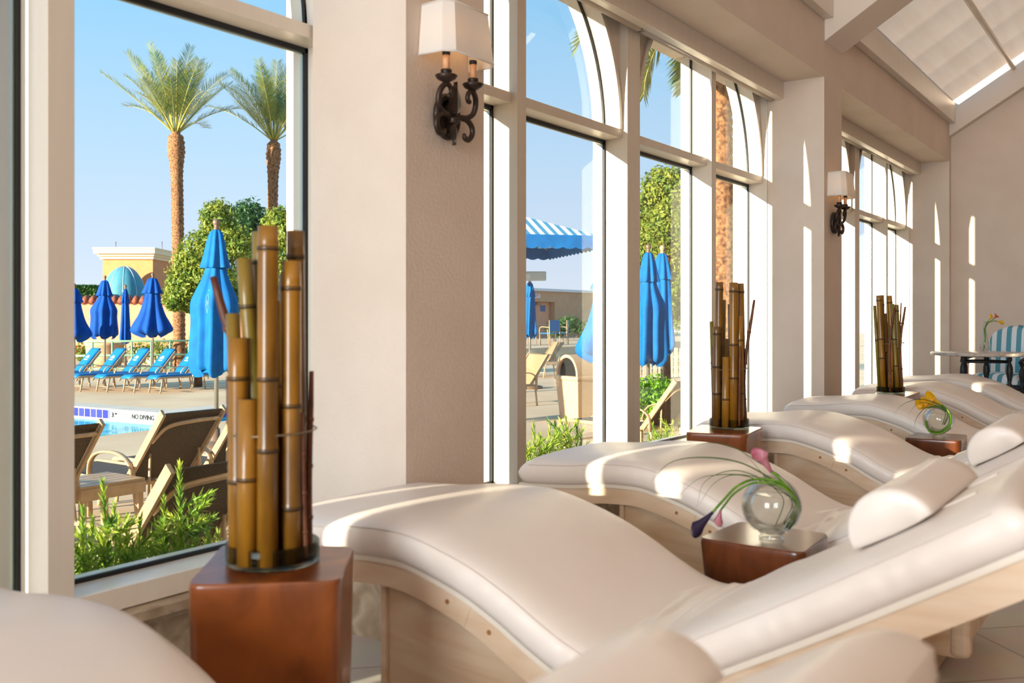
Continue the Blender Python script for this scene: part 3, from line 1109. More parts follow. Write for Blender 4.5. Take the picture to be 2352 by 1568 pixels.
v1 = [c1(562, 560, -.045, 787, 44, 0, (.36, .82)), c1(590, 591, -.078, 922, 43, 0, (.52,)), c1(636, 637, -.083, 540, 44, 0, (.34, .55, .935)),
      c1(681, 681, -.05, 615, 42, 0, (.18, .52, .91)), c1(684, 679, -.002, 543, 40, 2, (.92,)), c1(604, 594, .02, 543, 40, 1, (.4, .905)),
      c1(556, 535, .0, 732, 32, 1, (.5,)), c1(618, 566, -.02, 607, 34, 1, (.45, .84)), c1(640, 648, .05, 640, 38, 2, (.6,)),
      c1(600, 620, .062, 700, 36, 2, (.5,)), c1(660, 662, .06, 690, 36, 2, (.5,)), c1(575, 578, .055, 820, 34, 2, (.6,))]
t1 = [([(-.086, -.02, .02), (-.088, -.02, .2), (-.095, -.02, .42)], .014), ([(.083, .0, .02), (.082, 0, .2), (.087, 0, .43)], .014),
      ([(-.055, .03, .05), (-.075, .03, .38), (-.145, .03, .645)], .021), ([(.084, -.045, .02), (.08, -.045, .15), (.076, -.045, .34)], .011)]
b1 = at(627, 1291, HB)
bamboo_vase('tall bundle of bamboo in a glass dish on the nearest stump stool', (b1.x, b1.y, HB + .0022), 1, v1, t1, (1300 - 1000) * k1, .1035, 1)

k2 = 4.8 / 2200


def c2(xb, xt, dep, top, wpx, mt, nodes, dt=0):
    return ((xb - 1675) * k2, (xt - 1675) * k2, dep, dep + dt, (984 - top) * k2, wpx * k2, mt, nodes)


v2 = [c2(1650, 1652, .0, 650, 18, 0, (.3, .95)), c2(1677, 1677, -.075, 652, 19, 0, (.34, .57, .94)), c2(1704, 1699, -.01, 653, 17, 0, (.5, .94)),
      c2(1695, 1693, -.055, 727, 16, 0, (.3, .78)), c2(1642, 1642, -.045, 752, 18, 2, (.33, .6, .93)), c2(1658, 1659, -.078, 820, 16, 0, (.4,)),
      c2(1660, 1664, .04, 690, 15, 1, (.5,)), c2(1688, 1684, .05, 700, 15, 2, (.6,)), c2(1705, 1706, .03, 800, 13, 1, (.5,)), c2(1670, 1668, .02, 780, 14, 2, (.5,)), c2(1644, 1637, .03, 740, 9, 1, (.6,))]
t2 = [([(.075, -.03, .02), (.07, -.03, .3), (.118, -.03, .64)], .016), ([(.028, -.09, .02), (.03, -.09, .2), (.033, -.09, .41)], .013),
      ([(-.088, -.03, .02), (-.09, -.03, .2), (-.091, -.03, .41)], .009), ([(.03, .0, .1), (.035, 0, .4), (.046, 0, .63)], .012)]
b2 = at(1675, 983, HB)
bamboo_vase('bundle of bamboo in a glass dish on the second stump stool', (b2.x, b2.y, HB + .0022), 1, v2, t2, (984 - 848) * k2, .0975, 2)

k3 = 7.0 / 2200


def c3(xb, xt, dep, top, wpx, mt, nodes, dt=0):
    return ((xb - 2046) * k3, (xt - 2046) * k3, dep, dep + dt, (903 - top) * k3, wpx * k3, mt, nodes)


v3 = [c3(2026, 2015, -.03, 679, 12, 0, (.35, .55, .95)), c3(2032, 2027, .02, 678, 11, 1, (.5, .9)), c3(2058, 2046, .03, 679, 12, 0, (.5, .93)), c3(2037, 2036, -.07, 789, 11, 0, (.45,)),
      c3(2053, 2041, -.065, 698, 9, 1, (.3, .6)), c3(2064, 2055, -.02, 700, 12, 1, (.5, .93)), c3(2068, 2060, .02, 738, 9, 2, (.5,)), c3(2020, 2009, .0, 702, 7, 1, (.6,)), c3(2044, 2038, .05, 720, 10, 2, (.5,)), c3(2058, 2050, .06, 740, 10, 2, (.5,))]
t3 = [([(-.035, -.085, .02), (-.04, -.085, .38), (-.005, -.085, .62)], .018), ([(.055, -.075, .02), (.04, -.075, .36), (.075, -.075, .63)], .018), ([(.062, -.03, .02), (.05, -.03, .3), (.064, -.03, .66)], .012)]
b3 = at(2046, 903, HB)
bamboo_vase('bundle of bamboo in a glass dish on the third, farthest stump stool', (b3.x, b3.y, HB + .0022), 1, v3, t3, (903 - 788) * k3, .0985, 3)


# ------------------------------------------------------------------ glass bowls with callas
def glass_globe(label, base, R, rz=TH - PI / 2):
    root = thing('glass_bowl', label, 'vase', base, rz, group='round glass bowls')
    out = [(.001, 0), (R * .40, 0), (R * .43, .006), (R * .34, .014), (R * .40, .026)]
    cz = R * .99 + .012
    for i in range(3, 25):
        a = -PI / 2 + PI * (i + 1.2) / 27.5
        out.append((R * math.cos(a), cz + R * math.sin(a)))
    top = out[-1]
    inner = []
    Ri = R - .004
    for i in range(24, 2, -1):
        a = -PI / 2 + PI * (i + 1.2) / 27.5
        inner.append((Ri * math.cos(a), cz + Ri * math.sin(a)))
    inner.append((.001, inner[-1][1] - .004))
    MB().lathe(out + [(top[0] - .002, top[1] + .002)] + inner, n=48).build('globe', 'clear_glass', root)
    wl = cz + R * .32
    w = []
    Rw = R - .0046
    for i in range(0, 22):
        a = -PI / 2 + .18 + (math.asin(.32) + PI / 2 - .18) * i / 21
        w.append((Rw * math.cos(a), cz + Rw * math.sin(a)))
    w = [(.001, w[0][1])] + w + [(.001, w[-1][1])]
    MB().lathe(w, n=48).build('water', 'water', root)
    return root, cz


def calla(label, pts, w, L, mt, tip_dir, group, stem_r=.004, name='calla_lily', spad=True):
    """stem through pts (world); the bloom grows from the last point along tip_dir"""
    P = [Vector(p) for p in pts]
    root = thing(name, label, 'flower', P[0], group=group)
    cv = curve(P, 40)
    MB().tube(cv, [stem_r] * 34 + [stem_r * 1.05] * 6, 8).build('stem', 'stem', root, world=True)
    d = Vector(tip_dir).normalized()
    u = d.orthogonal().normalized()
    v = d.cross(u)
    o = P[-1]
    n, k = 20, 12
    vs = []
    for i in range(k + 1):
        t = i / k
        for j in range(n):
            a = 2 * PI * j / n
            rr = stem_r * 1.1 + (w / 2) * (t ** 1.35) * (1 + .12 * t * math.cos(a)) + (.12 * w * max(0, t - .75) * 4 * (1 + .5 * math.sin(2 * a)))
            ln = L * t * (.70 + .34 * t * max(0, math.cos(a)) ** 1.3)
            vs.append(o + d * ln + (u * math.cos(a) + v * math.sin(a)) * rr)
    fs = [(i * n + j, i * n + (j + 1) % n, (i + 1) * n + (j + 1) % n, (i + 1) * n + j) for i in range(k) for j in range(n)]
    b = MB().add(vs, fs, 0, True).build('bloom', mt, root, world=True)
    sol = b.modifiers.new('thickness', 'SOLIDIFY')
    sol.thickness = .0012
    if spad:
        q = MB().tube([o + d * L * .18, o + d * L * .45, o + d * L * .62], [.0035, .0035, .002], 8)
        q.build('spadix', 'calla_yellow', root, world=True)
    return root


def blade(label, pts, r, group):
    P = [Vector(p) for p in pts]
    root = MB()
    cv = curve(P, 40)
    rs = [r * min(1, (1 - i / 39) * 2.2 + .12) for i in range(40)]
    root.tube(cv, rs, 6)
    o = root.build('grass_blade', 'blade')
    return tag(o, label, 'leaf', group)


D1 = 2.93                                              # distance of the first bowl
bb = at(1772, 1238, HF1)
bowl1, cz1 = glass_globe('round glass bowl of water with purple and pink callas on a low stump stool', (bb.x, bb.y, HF1 + .0014), .0925)


def q1(px, py, dd=0):
    return atd(px, py, D1 + dd)


GC = 'calla lilies in the near bowl'
calla('dark purple calla drooping over the left edge of the near glass bowl', [q1(1812, 1215, .03), q1(1838, 1165, .02), q1(1800, 1112, -.01), q1(1740, 1100, -.02), q1(1695, 1115, -.05), q1(1660, 1150, -.07), q1(1637, 1176, -.08)], .03, .092, 'calla_purple', q1(1585, 1228, -.09) - q1(1637, 1176, -.08), GC)
calla('small pink calla hanging beside the dark purple one on the near bowl', [q1(1806, 1212, .0), q1(1832, 1160, -.01), q1(1796, 1117, -.03), q1(1735, 1108, -.04), q1(1690, 1130, -.04), q1(1664, 1160, -.05), q1(1655, 1172, -.05)], .018, .045, 'calla_pink', q1(1645, 1218, -.05) - q1(1655, 1172, -.05), GC, .0034)
calla('pink calla standing upright above the near glass bowl', [q1(1822, 1195, .02), q1(1832, 1170, .02), q1(1816, 1128, .0), q1(1795, 1105, -.01), q1(1782, 1090, -.01), q1(1772, 1084, -.01)], .03, .082, 'calla_pink', q1(1740, 1034, -.01) - q1(1772, 1084, -.01), GC, .0042)
GB = 'thin grass blades arching from the near bowl'
arcs = [[(1815, 1190), (1836, 1150), (1780, 1105), (1700, 1062), (1610, 1050), (1540, 1062), (1495, 1105)],
        [(1812, 1200), (1834, 1160), (1790, 1112), (1720, 1092), (1650, 1090), (1600, 1102), (1550, 1148)],
        [(1800, 1200), (1820, 1150), (1770, 1110), (1690, 1080), (1620, 1105), (1600, 1165)],
        [(1800, 1205), (1825, 1155), (1760, 1110), (1690, 1090), (1640, 1110), (1605, 1160)],
        [(1822, 1190), (1836, 1150), (1800, 1100), (1740, 1060), (1680, 1025), (1620, 1018), (1560, 1040)],
        [(1780, 1210), (1800, 1150), (1770, 1112), (1745, 1080), (1700, 1030)]]
bl = ['longest dark grass blade arching left from the near bowl', 'grass blade curving low to the left from the near bowl', 'fine grass blade bending down steeply left of the near bowl',
      'fine grass blade beside the steep one left of the near bowl', 'thin grass blade arching highest above the near bowl', 'short thin grass blade standing up from the near bowl']
for i, a in enumerate(arcs):
    blade(bl[i], [q1(x, y, .02 - .06 * j / len(a)) for j, (x, y) in enumerate(a)], .0024 if i == 0 else .0014, GB)

D2 = 5.6
bb = at(2156, 1002, HF2)
bowl2, cz2 = glass_globe('round glass bowl of water with yellow callas on the farther low stump stool', (bb.x, bb.y, HF2 + .0014), .0905)


def q2(px, py, dd=0):
    return atd(px, py, D2 + dd)


GY = 'yellow calla lilies in the farther bowl'
coil = [(2128, 968), (2135, 988), (2160, 992), (2180, 978), (2184, 960), (2178, 944)]
calla('yellow calla standing highest above the farther glass bowl', [q2(x, y, .05 * math.sin(i)) for i, (x, y) in enumerate(coil)] + [q2(2168, 933), q2(2162, 929)], .05, .10, 'calla_yellow', q2(2128, 910) - q2(2162, 929), GY, .005, spad=False)
calla('yellow calla lying across the rim of the farther glass bowl', [q2(x, y + 3, -.05 * math.sin(i)) for i, (x, y) in enumerate(coil)] + [q2(2162, 936, -.02), q2(2146, 931, -.03)], .04, .075, 'calla_yellow', q2(2114, 921, -.03) - q2(2146, 931, -.03), GY, .005, spad=False)
calla('orange-yellow calla hanging left of the farther glass bowl', [q2(x - 2, y - 2, -.04 * math.cos(i)) for i, (x, y) in enumerate(coil)] + [q2(2160, 932, .02), q2(2132, 936, .0)], .04, .07, 'calla_yellow', q2(2098, 927, .0) - q2(2132, 936), GY, .005, spad=False)
GB2 = 'thin grass blades arching from the farther bowl'
for i, (a, l) in enumerate((([(2170, 975), (2178, 948), (2150, 925), (2110, 917), (2075, 928), (2052, 950)], 'dark grass blade arching left from the farther bowl'),
                            ([(2168, 975), (2175, 948), (2145, 930), (2110, 926), (2085, 952)], 'fine grass blade bending down left of the farther bowl'),
                            ([(2165, 975), (2170, 945), (2130, 935), (2105, 960), (2100, 985)], 'fine grass blade nearest the farther bowl on its left'))):
    blade(l, [q2(x, y, -.03 * j) for j, (x, y) in enumerate(a)], .002, GB2)


# ------------------------------------------------------------------ marble table, armchairs, bud vase at the far end
def turned(mb, x, y, z0, z1, r, mi=0):
    L = z1 - z0
    pr = [(.5, 0), (.6, .02), (.6, .06), (.42, .09), (.75, .16), (.82, .24), (.7, .36), (.55, .5), (.5, .56), (.8, .6), (.8, .63), (.45, .66), (.6, .7), (1, .78), (.95, .85), (.6, .9), (.45, .92), (.75, .945), (.75, .97), (.6, 1)]
    mb.lathe([(a * r, z0 + b * L) for a, b in pr], (x, y, 0), 16, mi)


TZ = .80
tc = at(2256, 808.5, TZ)
tb = thing('marble_table', 'round marble-topped table on black turned legs by the end wall', 'table', (tc.x, tc.y, 0))
MB().lathe([(.001, TZ - .032), (.44, TZ - .032), (.462, TZ - .026), (.468, TZ - .012), (.46, TZ), (.001, TZ)], n=64).build('tabletop', 'marble_white', tb)
la = TH - PI / 2
for (lx, ly) in ((-.21, -.05), (-.115, .13), (.10, .12), (.205, -.12)):
    m = MB()
    x, y = lx * math.cos(la) - ly * math.sin(la), lx * math.sin(la) + ly * math.cos(la)
    turned(m, x, y, 0, TZ - .033, .032)
    m.build('leg', 'black_wood', tb)
for ps in (((-.21, -.05), (-.115, .13)), ((-.115, .13), (.10, .12)), ((.10, .12), (.205, -.12)), ((-.21, -.05), (.205, -.12))):
    q = [(a * math.cos(la) - b * math.sin(la), a * math.sin(la) + b * math.cos(la), TZ - .09) for a, b in ps]
    MB().tube(q, .014, 8).build('stretcher', 'black_wood', tb)

vb = at(2262, 806.5, TZ)
bv = thing('bud_vase', 'slender clear bud vase on the round marble table', 'vase', (vb.x, vb.y, TZ + .0008), TH - PI / 2)
MB().lathe([(.001, 0), (.045, 0), (.047, .01), (.05, .06), (.04, .13), (.022, .2), (.018, .26), (.02, .295), (.025, .30), (.022, .30), (.016, .26), (.019, .2), (.036, .13), (.045, .06), (.04, .016), (.001, .014)], n=28).build('vase_body', 'clear_glass', bv)
D3 = (vb.x * CT + vb.y * ST)


def q3(px, py, dd=0):
    return atd(px, py, D3 + dd)


GV = 'calla lilies in the bud vase'
base3 = [q3(2259, 800), q3(2262, 775), q3(2260, 755)]
calla('coral calla leaning right out of the bud vase', base3 + [q3(2268, 742), q3(2280, 734), q3(2284, 731)], .035, .05, 'calla_coral', q3(2292, 721) - q3(2284, 731), GV, .004, spad=False)
calla('upright yellow calla in the bud vase', [q3(2261, 800, .01), q3(2263, 775, .01), q3(2261, 755, .01)] + [q3(2266, 742, .01), q3(2272, 734, .01)], .03, .055, 'calla_yellow', q3(2279, 725) - q3(2272, 734, .01), GV, .004, spad=False)
calla('drooping yellow calla reaching farthest right of the bud vase', [q3(2260, 800, -.01), q3(2264, 775, -.01), q3(2263, 755, -.01)] + [q3(2270, 742, -.01), q3(2282, 737, -.01), q3(2291, 738, -.01)], .028, .06, 'calla_yellow', q3(2307, 741) - q3(2291, 738, -.01), GV, .004, spad=False)


def armchair(label, loc, rz):
    """local: faces -y, seat centre at the origin"""
    root = thing('armchair', label, 'chair', loc, rz, group='striped armchairs by the end wall')
    MB().box(-.29, .29, -.30, .27, .36, .42).build('seat_frame', 'black_wood', root, bevel=.01)
    m = MB()
    n = 14
    vs = []
    for i in range(n + 1):
        for j in range(n + 1):
            u, v = i / n * 2 - 1, j / n * 2 - 1
            b = (max(0, 1 - u ** 6) * max(0, 1 - v ** 6)) ** .5
            vs.append((.29 * u, .30 * v - .02, .43 + .10 * b))
    fs = [(i * (n + 1) + j, (i + 1) * (n + 1) + j, (i + 1) * (n + 1) + j + 1, i * (n + 1) + j + 1) for i in range(n) for j in range(n)]
    k = len(vs)
    vs += [(x, y, .42) for x, y, z in vs[:]]
    fs += [tuple(q + k for q in f[::-1]) for f in fs]
    bd = [i for i in range(n + 1)] + [i * (n + 1) + n for i in range(1, n + 1)] + [n * (n + 1) + j for j in range(n - 1, -1, -1)] + [i * (n + 1) for i in range(n - 1, 0, -1)]
    for a, b in zip(bd, bd[1:] + bd[:1]):
        fs.append((a, b, b + k, a + k))
    m.add(vs, fs, 0, True)
    m.build('seat_cushion', 'stripe_fabric', root)
    # padded back with arched top
    m = MB()
    vs = []
    nx, nz = 18, 14
    for side in (0, 1):
        for i in range(nx + 1):
            for j in range(nz + 1):
                u, v = i / nx * 2 - 1, j / nz
                top = 1.06 - .10 * u * u
                z = .46 + (top - .46) * v
                bl = (max(0, 1 - u ** 8) * max(0, 1 - (2 * v - 1) ** 8)) ** .5
                y = .25 + .12 * (z - .46) + (-.055 * bl if side == 0 else .03 * bl)
                vs.append((.27 * u, y, z))
    def fid(s, i, j):
        return s * (nx + 1) * (nz + 1) + i * (nz + 1) + j
    fs = []
    for i in range(nx):
        for j in range(nz):
            fs.append((fid(0, i, j), fid(0, i + 1, j), fid(0, i + 1, j + 1), fid(0, i, j + 1)))
            fs.append((fid(1, i, j), fid(1, i, j + 1), fid(1, i + 1, j + 1), fid(1, i + 1, j)))
    m.add(vs, fs, 0, True)
    m.build('backrest', 'stripe_fabric', root)
    for x in (-.305, .305):
        f = MB()
        turned(f, x, .27, 0, .9, .032)
        f.sphere((x, .27, .94), .03, n=12, k=8).tube([(x, .27, .89), (x, .27, .93)], .012, 8)
        f.build('back_post', 'black_wood', root)
        f = MB()
        turned(f, x, -.29, 0, .66, .032)
        f.build('leg', 'black_wood', root)
        f = MB()
        f.tube(curve([(x, .27, .70), (x, .1, .715), (x, -.15, .70), (x, -.29, .68), (x, -.33, .655)], 16), .022, 10)
        f.build('armrest', 'black_wood', root)
    return root


a1 = at(2272, 862, .50)
f1 = math.atan2(.29, -.81) + PI / 2 + .12
ar1 = armchair('blue striped armchair behind the round marble table', (a1.x + .10, a1.y - .12, 0), f1)
a2 = atd(2474, 871, 9.9)
ar2 = dup(ar1, (a2.x, a2.y, 0), f1 + .9, 'blue striped armchair cut off by the right edge of the photo')

# ------------------------------------------------------------------ terrace and pool
A_, B_, C_ = at(381, 951, Z0), at(176, 935, Z0), at(490, 940, Z0)
far_l = A_ + (B_ - A_) * 6
far_r = A_ + (C_ - A_) * 2.6
n1, n2 = at(240, 1000, Z0), at(355, 986, Z0)
nd = (n2 - n1).normalized()
near_l = n1 - nd * 9
near_r = n1 + nd * 4.6
hole = [near_l, near_r, far_r, A_, far_l]
outer = [Vector(p) for p in ((-60, 2.92, Z0), (90, 2.92, Z0), (90, 110, Z0), (-60, 110, Z0))]
tri = tessellate_polygon([outer, hole])
pts = outer + hole
g = MB()
g.add(pts, [tuple(t) for t in tri], 0)
b0 = len(g.v)
g.add([(p.x, p.y, Z0 - 1.4) for p in outer], [(0, 1, 2, 3)], 0)
structure(g.build('pool_deck', 'concrete', fix=False))
bs = MB()
k = len(hole)
bs.add([(p.x, p.y, Z0 - 1.2) for p in hole], [tuple(range(k))], 0)
for i in range(k):
    a, b = hole[i], hole[(i + 1) % k]
    bs.add([(a.x, a.y, Z0 - 1.2), (b.x, b.y, Z0 - 1.2), (b.x, b.y, Z0 - .01), (a.x, a.y, Z0 - .01)], [(0, 1, 2, 3)], 0)
structure(bs.build('pool_basin', 'pool_blue', fix=False))
w = MB()
w.add([(p.x, p.y, Z0 - .175) for p in hole], [tuple(range(k))], 0)
structure(w.build('pool_water', 'pool_water', fix=False))


def wall_band(a, b, name, matn, z1, z0, off):
    """tiles along the pool edge, as an object whose local x runs along the edge"""
    d = (b - a)
    L = d.length
    ang = math.atan2(d.y, d.x)
    m = MB().box(0, L, -off, .0, z0 - z1, 0)
    o = m.build(name, matn)
    o.location = (a.x, a.y, z1)
    o.rotation_euler = (0, 0, ang)
    return structure(o)


e1 = (A_ - B_).normalized()
t0 = A_ - e1 * .10
t1_ = at(352, 949, Z0)
t2_ = at(253, 941, Z0)
wall_band(far_l, A_, 'pool_edge_tiles', 'tile_white', Z0 + .012, Z0 - .19, .012)
for a, b in ((far_l, t2_), (A_ - e1 * .16, A_), (A_, far_r)):
    wall_band(a, b, 'pool_edge_tiles', 'tile_blue', Z0 - .004, Z0 - .135, .016)
tx = MB()
up = Vector((0, 0, 1))
nn = Vector((e1.y, -e1.x, 0))
for s, px in (('3 9', 264), ('NO DIVING', 330)):
    p = at(px, 942 if px < 300 else 947, Z0) + nn * .017
    p.z = Z0 - .075
    put_text(tx, s, .1, p, e1, up)
p = at(293, 944, Z0) + nn * .017
p.z = Z0 - .075
ring = [p + e1 * .035 * math.cos(t * PI / 10) + up * .035 * math.sin(t * PI / 10) for t in range(21)]
tx.tube(ring, .004, 6).tube([p + e1 * .025 + up * .025, p - e1 * .025 - up * .025], .004, 6)
structure(tx.build('pool_lettering', 'gasket'))
# raised coping slab on the spit of deck
cp = MB()
off = 1.0
q0, q1_, q2_ = far_l, A_, far_r
inn = Vector((-e1.y, e1.x, 0))
e2 = (C_ - A_).normalized()
inn2 = Vector((-e2.y, e2.x, 0))
cp.add([v + Vector((0, 0, z)) for z in (.002, .014) for v in (q0, q1_, q2_, q2_ + inn2 * .55, A_ + (inn + inn2).normalized() * .62, q0 + inn * .55)],
       [(6, 7, 10, 11), (7, 8, 9, 10), (0, 1, 7, 6), (1, 2, 8, 7), (5, 4, 10, 11), (4, 3, 9, 10)], 0)
structure(cp.build('pool_coping', 'coping'))
structure(MB().box(-8, 14, 2.93, 3.33, Z0, -.02).build('planting_bed', 'soil'))


# ------------------------------------------------------------------ terrace chaises
def chaise(name, label, group, ang, kind, pad=False):
    """local: hinge at the origin, foot towards +y, head towards -y, z=0 ground"""
    root = thing(name, label, 'sun lounger', (0, 0, 0), group=group)
    W, SH, SL, BL = .33, .34, 1.22, .66
    ca, sa = math.cos(ang), math.sin(ang)
    tm = 'tan_metal'

    def back(x, t, o=0):
        return Vector((x, -t * ca + o * sa, SH + t * sa + o * ca))
    MB().box(-W + .02, W - .02, .02, SL - .05, SH - .003, SH + .003).build('seat_sling', kind, root)
    m = MB()
    m.add([back(-W + .02, .02, -.003), back(W - .02, .02, -.003), back(W - .02, BL - .01, -.003), back(-W + .02, BL - .01, -.003),
           back(-W + .02, .02, .003), back(W - .02, .02, .003), back(W - .02, BL - .01, .003), back(-W + .02, BL - .01, .003)],
          [(0, 1, 2, 3), (4, 7, 6, 5), (0, 4, 5, 1), (1, 5, 6, 2), (2, 6, 7, 3), (3, 7, 4, 0)])
    m.build('back_sling', kind, root)
    for sx in (-1, 1):
        x = sx * W
        r = MB()
        r.tube(curve([(x, .0, SH), (x, .6, SH), (x, SL - .1, SH), (x, SL - .01, SH - .02), (x, SL + .04, SH - .08)], 16), .02, 8)
        r.build('side_rail', tm, root)
        bf = MB()
        bf.obox(back(x, BL / 2), (.014, 0, 0), (0, -ca * BL / 2, sa * BL / 2), (0, sa * .026, ca * .026))
        bf.build('back_rail', tm, root)
        for y, y2 in ((SL - .12, SL - .05), (-.1, -.16)):
            l = MB()
            l.tube(curve([(x, y, SH), (x, (y + y2) / 2, SH * .6), (x, y2, 0)], 10), .019, 8)
            l.build('leg', tm, root)
        a = MB()
        a.tube(curve([(x * 1.06, -.12, SH - .02), (x * 1.1, -.1, SH + .13), (x * 1.12, .05, SH + .20), (x * 1.12, .28, SH + .19), (x * 1.1, .40, SH + .12), (x * 1.05, .44, SH - .02), (x * 1.02, .44, .08)], 24), .02, 8, flat=((1, 0, 0), 1.5, .5))
        a.build('armrest', tm, root)
        l = MB()
        l.tube([back(x * .8, .30, -.02), Vector((x * .8, -.20, SH - .10))], .011, 8)
        l.build('back_brace', tm, root)
    h = MB()
    h.tube(curve([back(-W + .02, .08, -.035), back(-W + .05, .04, -.04), back(0, .03, -.045), back(W - .05, .04, -.04), back(W - .02, .08, -.035)], 16), .014, 8)
    h.tube(curve([back(-W + .02, BL * .62, -.02), back(-W + .09, BL * .84, -.03), back(0, BL * .9, -.035), back(W - .09, BL * .9, -.03), back(W - .01, BL * .88, -.01)], 20), .014, 8)
    h.build('support_bar', tm, root)
    MB().tube([(-W, SL - .09, .12), (W, SL - .09, .12)], .012, 8).build('crossbar', tm, root)
    if pad:
        m = MB()
        n = 30
        T = .055
        pth = [Vector((0, SL + .02 - (SL + .02) * i / 15, SH + .03)) for i in range(15)] + [back(0, .02 + (BL + .04) * i / 15, .032) for i in range(16)]
        k = len(pth)
        pth[0] = pth[0] + Vector((0, .01, -.05))
        vs = []
        for i, p in enumerate(pth):
            t = (pth[min(i + 1, k - 1)] - pth[max(i - 1, 0)]).normalized()
            nrm = Vector((0, t.z, -t.y)) if t.y < 0 else Vector((0, -t.z, t.y))
            if nrm.z < 0:
                nrm = -nrm
            e = min(i, k - 1 - i)
            q = .5 if e == 0 else 1
            for x, o in ((-.29, -.5), (-.3, 0), (-.28, .5), (-.1, .62), (.1, .62), (.28, .5), (.3, 0), (.29, -.5)):
                vs.append(p + Vector((x, 0, 0)) + nrm * T * o * q)
        fs = [(i * 8 + j, i * 8 + (j + 1) % 8, (i + 1) * 8 + (j + 1) % 8, (i + 1) * 8 + j) for i in range(k - 1) for j in range(8)] + [tuple(range(8)), tuple((k - 1) * 8 + j for j in range(8))]
        m.add(vs, fs, 0, True)
        pd = m.build('pad', 'pad_blue', root)
        e = MB()
        rr = random.Random(2)

        def onpad(x, t):
            return back(x, t, .032 + .036)
        c = [(-.11, .40), (-.09, .46), (-.05, .485), (-.02, .455), (.02, .49), (.06, .47), (.10, .45), (.12, .41), (.06, .405), (.0, .41), (-.06, .405)]
        vs = [onpad(x, t) for x, t in c]
        vs2 = [p + Vector((0, sa * .003, ca * .003)) for p in vs]
        kk = len(vs)
        e.add(vs + vs2, [tuple(range(kk)), tuple(range(kk, 2 * kk))] + [(i, (i + 1) % kk, kk + (i + 1) % kk, kk + i) for i in range(kk)])
        for i in range(11):
            x = -.115 + i * .022
            hgt = rr.choice((.022, .03, .026))
            o = onpad(x, .36)
            e.obox(o + Vector((0, sa * .002, ca * .002)), (.007, 0, 0), (0, -ca * hgt / 2, sa * hgt / 2), (0, sa * .0015, ca * .0015))
        e.build('emblem', 'white_print', pd)
    return root


GN = 'brown mesh sun loungers near the windows'
near = chaise('mesh_sun_lounger', 'brown mesh sun lounger seen from behind in the middle of the left window', GN, math.radians(48), 'sling')
near.location = (3.965, 5.72, Z0)
near.scale = (.72, .92, 1)
dup(near, (2.97, 5.56, Z0), 0, 'brown mesh sun lounger cut off by the left window frame')
dup(near, (4.60, 5.74, Z0), 0, 'brown mesh sun lounger partly behind the nearest bamboo vase')
dup(near, (2.61, 3.74, Z0), 0, 'brown mesh sun lounger closest to the left window, behind the shrubs')
pz = at(1500, 985, Z0 + .35)
dup(near, (pz.x + .3, pz.y + .1, Z0), math.radians(-12), 'brown mesh sun lounger seen through the middle window behind a shrub')

GP = 'blue padded sun loungers across the pool'
fdir = math.atan2(.08, -.99) - PI / 2
pads = [(180, 'first from the left, cut by the window frame'), (238, 'second from the left'), (293, 'third from the left'), (352, 'fourth from the left'), (412, 'fifth from the left'), (470, 'rightmost, behind the big umbrella')]
pool_ch = None
for i, (px, w_) in enumerate(pads):
    p = at(px, 889 + i * 1.2, Z0)
    if pool_ch is None:
        pool_ch = chaise('pool_sun_lounger', 'x', GP, math.radians(52), 'sling_tan', True)
        o = pool_ch
        o.rotation_euler = (0, 0, fdir)
        o.location = p
        o.scale = (.61, .92, .86)
    else:
        o = dup(pool_ch, p, fdir)
        o.scale = (.61, .92, .86)
    o['label'] = 'blue padded sun lounger across the pool, ' + w_

GT = 'tan mesh sun loungers by the litter bin'
tan = chaise('mesh_sun_lounger', 'tan mesh sun lounger left of the domed litter bin', GT, math.radians(48), 'sling_tan')
p = at(1252, 862, Z0)
tan.location = p
tan.rotation_euler = (0, 0, math.radians(60))
tan.scale = (.74, .9, 1)
p = at(1326, 864, Z0)
dup(tan, p, math.radians(60), 'tan mesh sun lounger directly behind the domed litter bin')
p = at(1196, 930, Z0)
dup(tan, p, math.radians(75), 'tan mesh sun lounger half hidden by the left frame of the middle window')

# side table
p = at(216, 1100, Z0 + .42)
tb2 = thing('side_table', 'low slatted tan side table between two brown mesh sun loungers', 'table', (p.x, p.y, Z0))
m = MB()
for i in range(5):
    m.box(-.22, .22, -.21 + i * .085, -.135 + i * .085, .40, .42)
m.build('tabletop', 'tan_metal', tb2)
m = MB().box(-.22, .22, -.22, -.19, .33, .40).box(-.22, .22, .19, .22, .33, .40).box(-.219, -.191, -.186, .186, .332, .398).box(.191, .219, -.186, .186, .332, .398)
m.build('apron', 'tan_metal', tb2)
for x in (-.2, .2):
    for y in (-.2, .2):
        MB().box(x * .96 - .017, x * .96 + .017, y * .96 - .017, y * .96 + .017, 0, .399).build('leg', 'tan_metal', tb2)


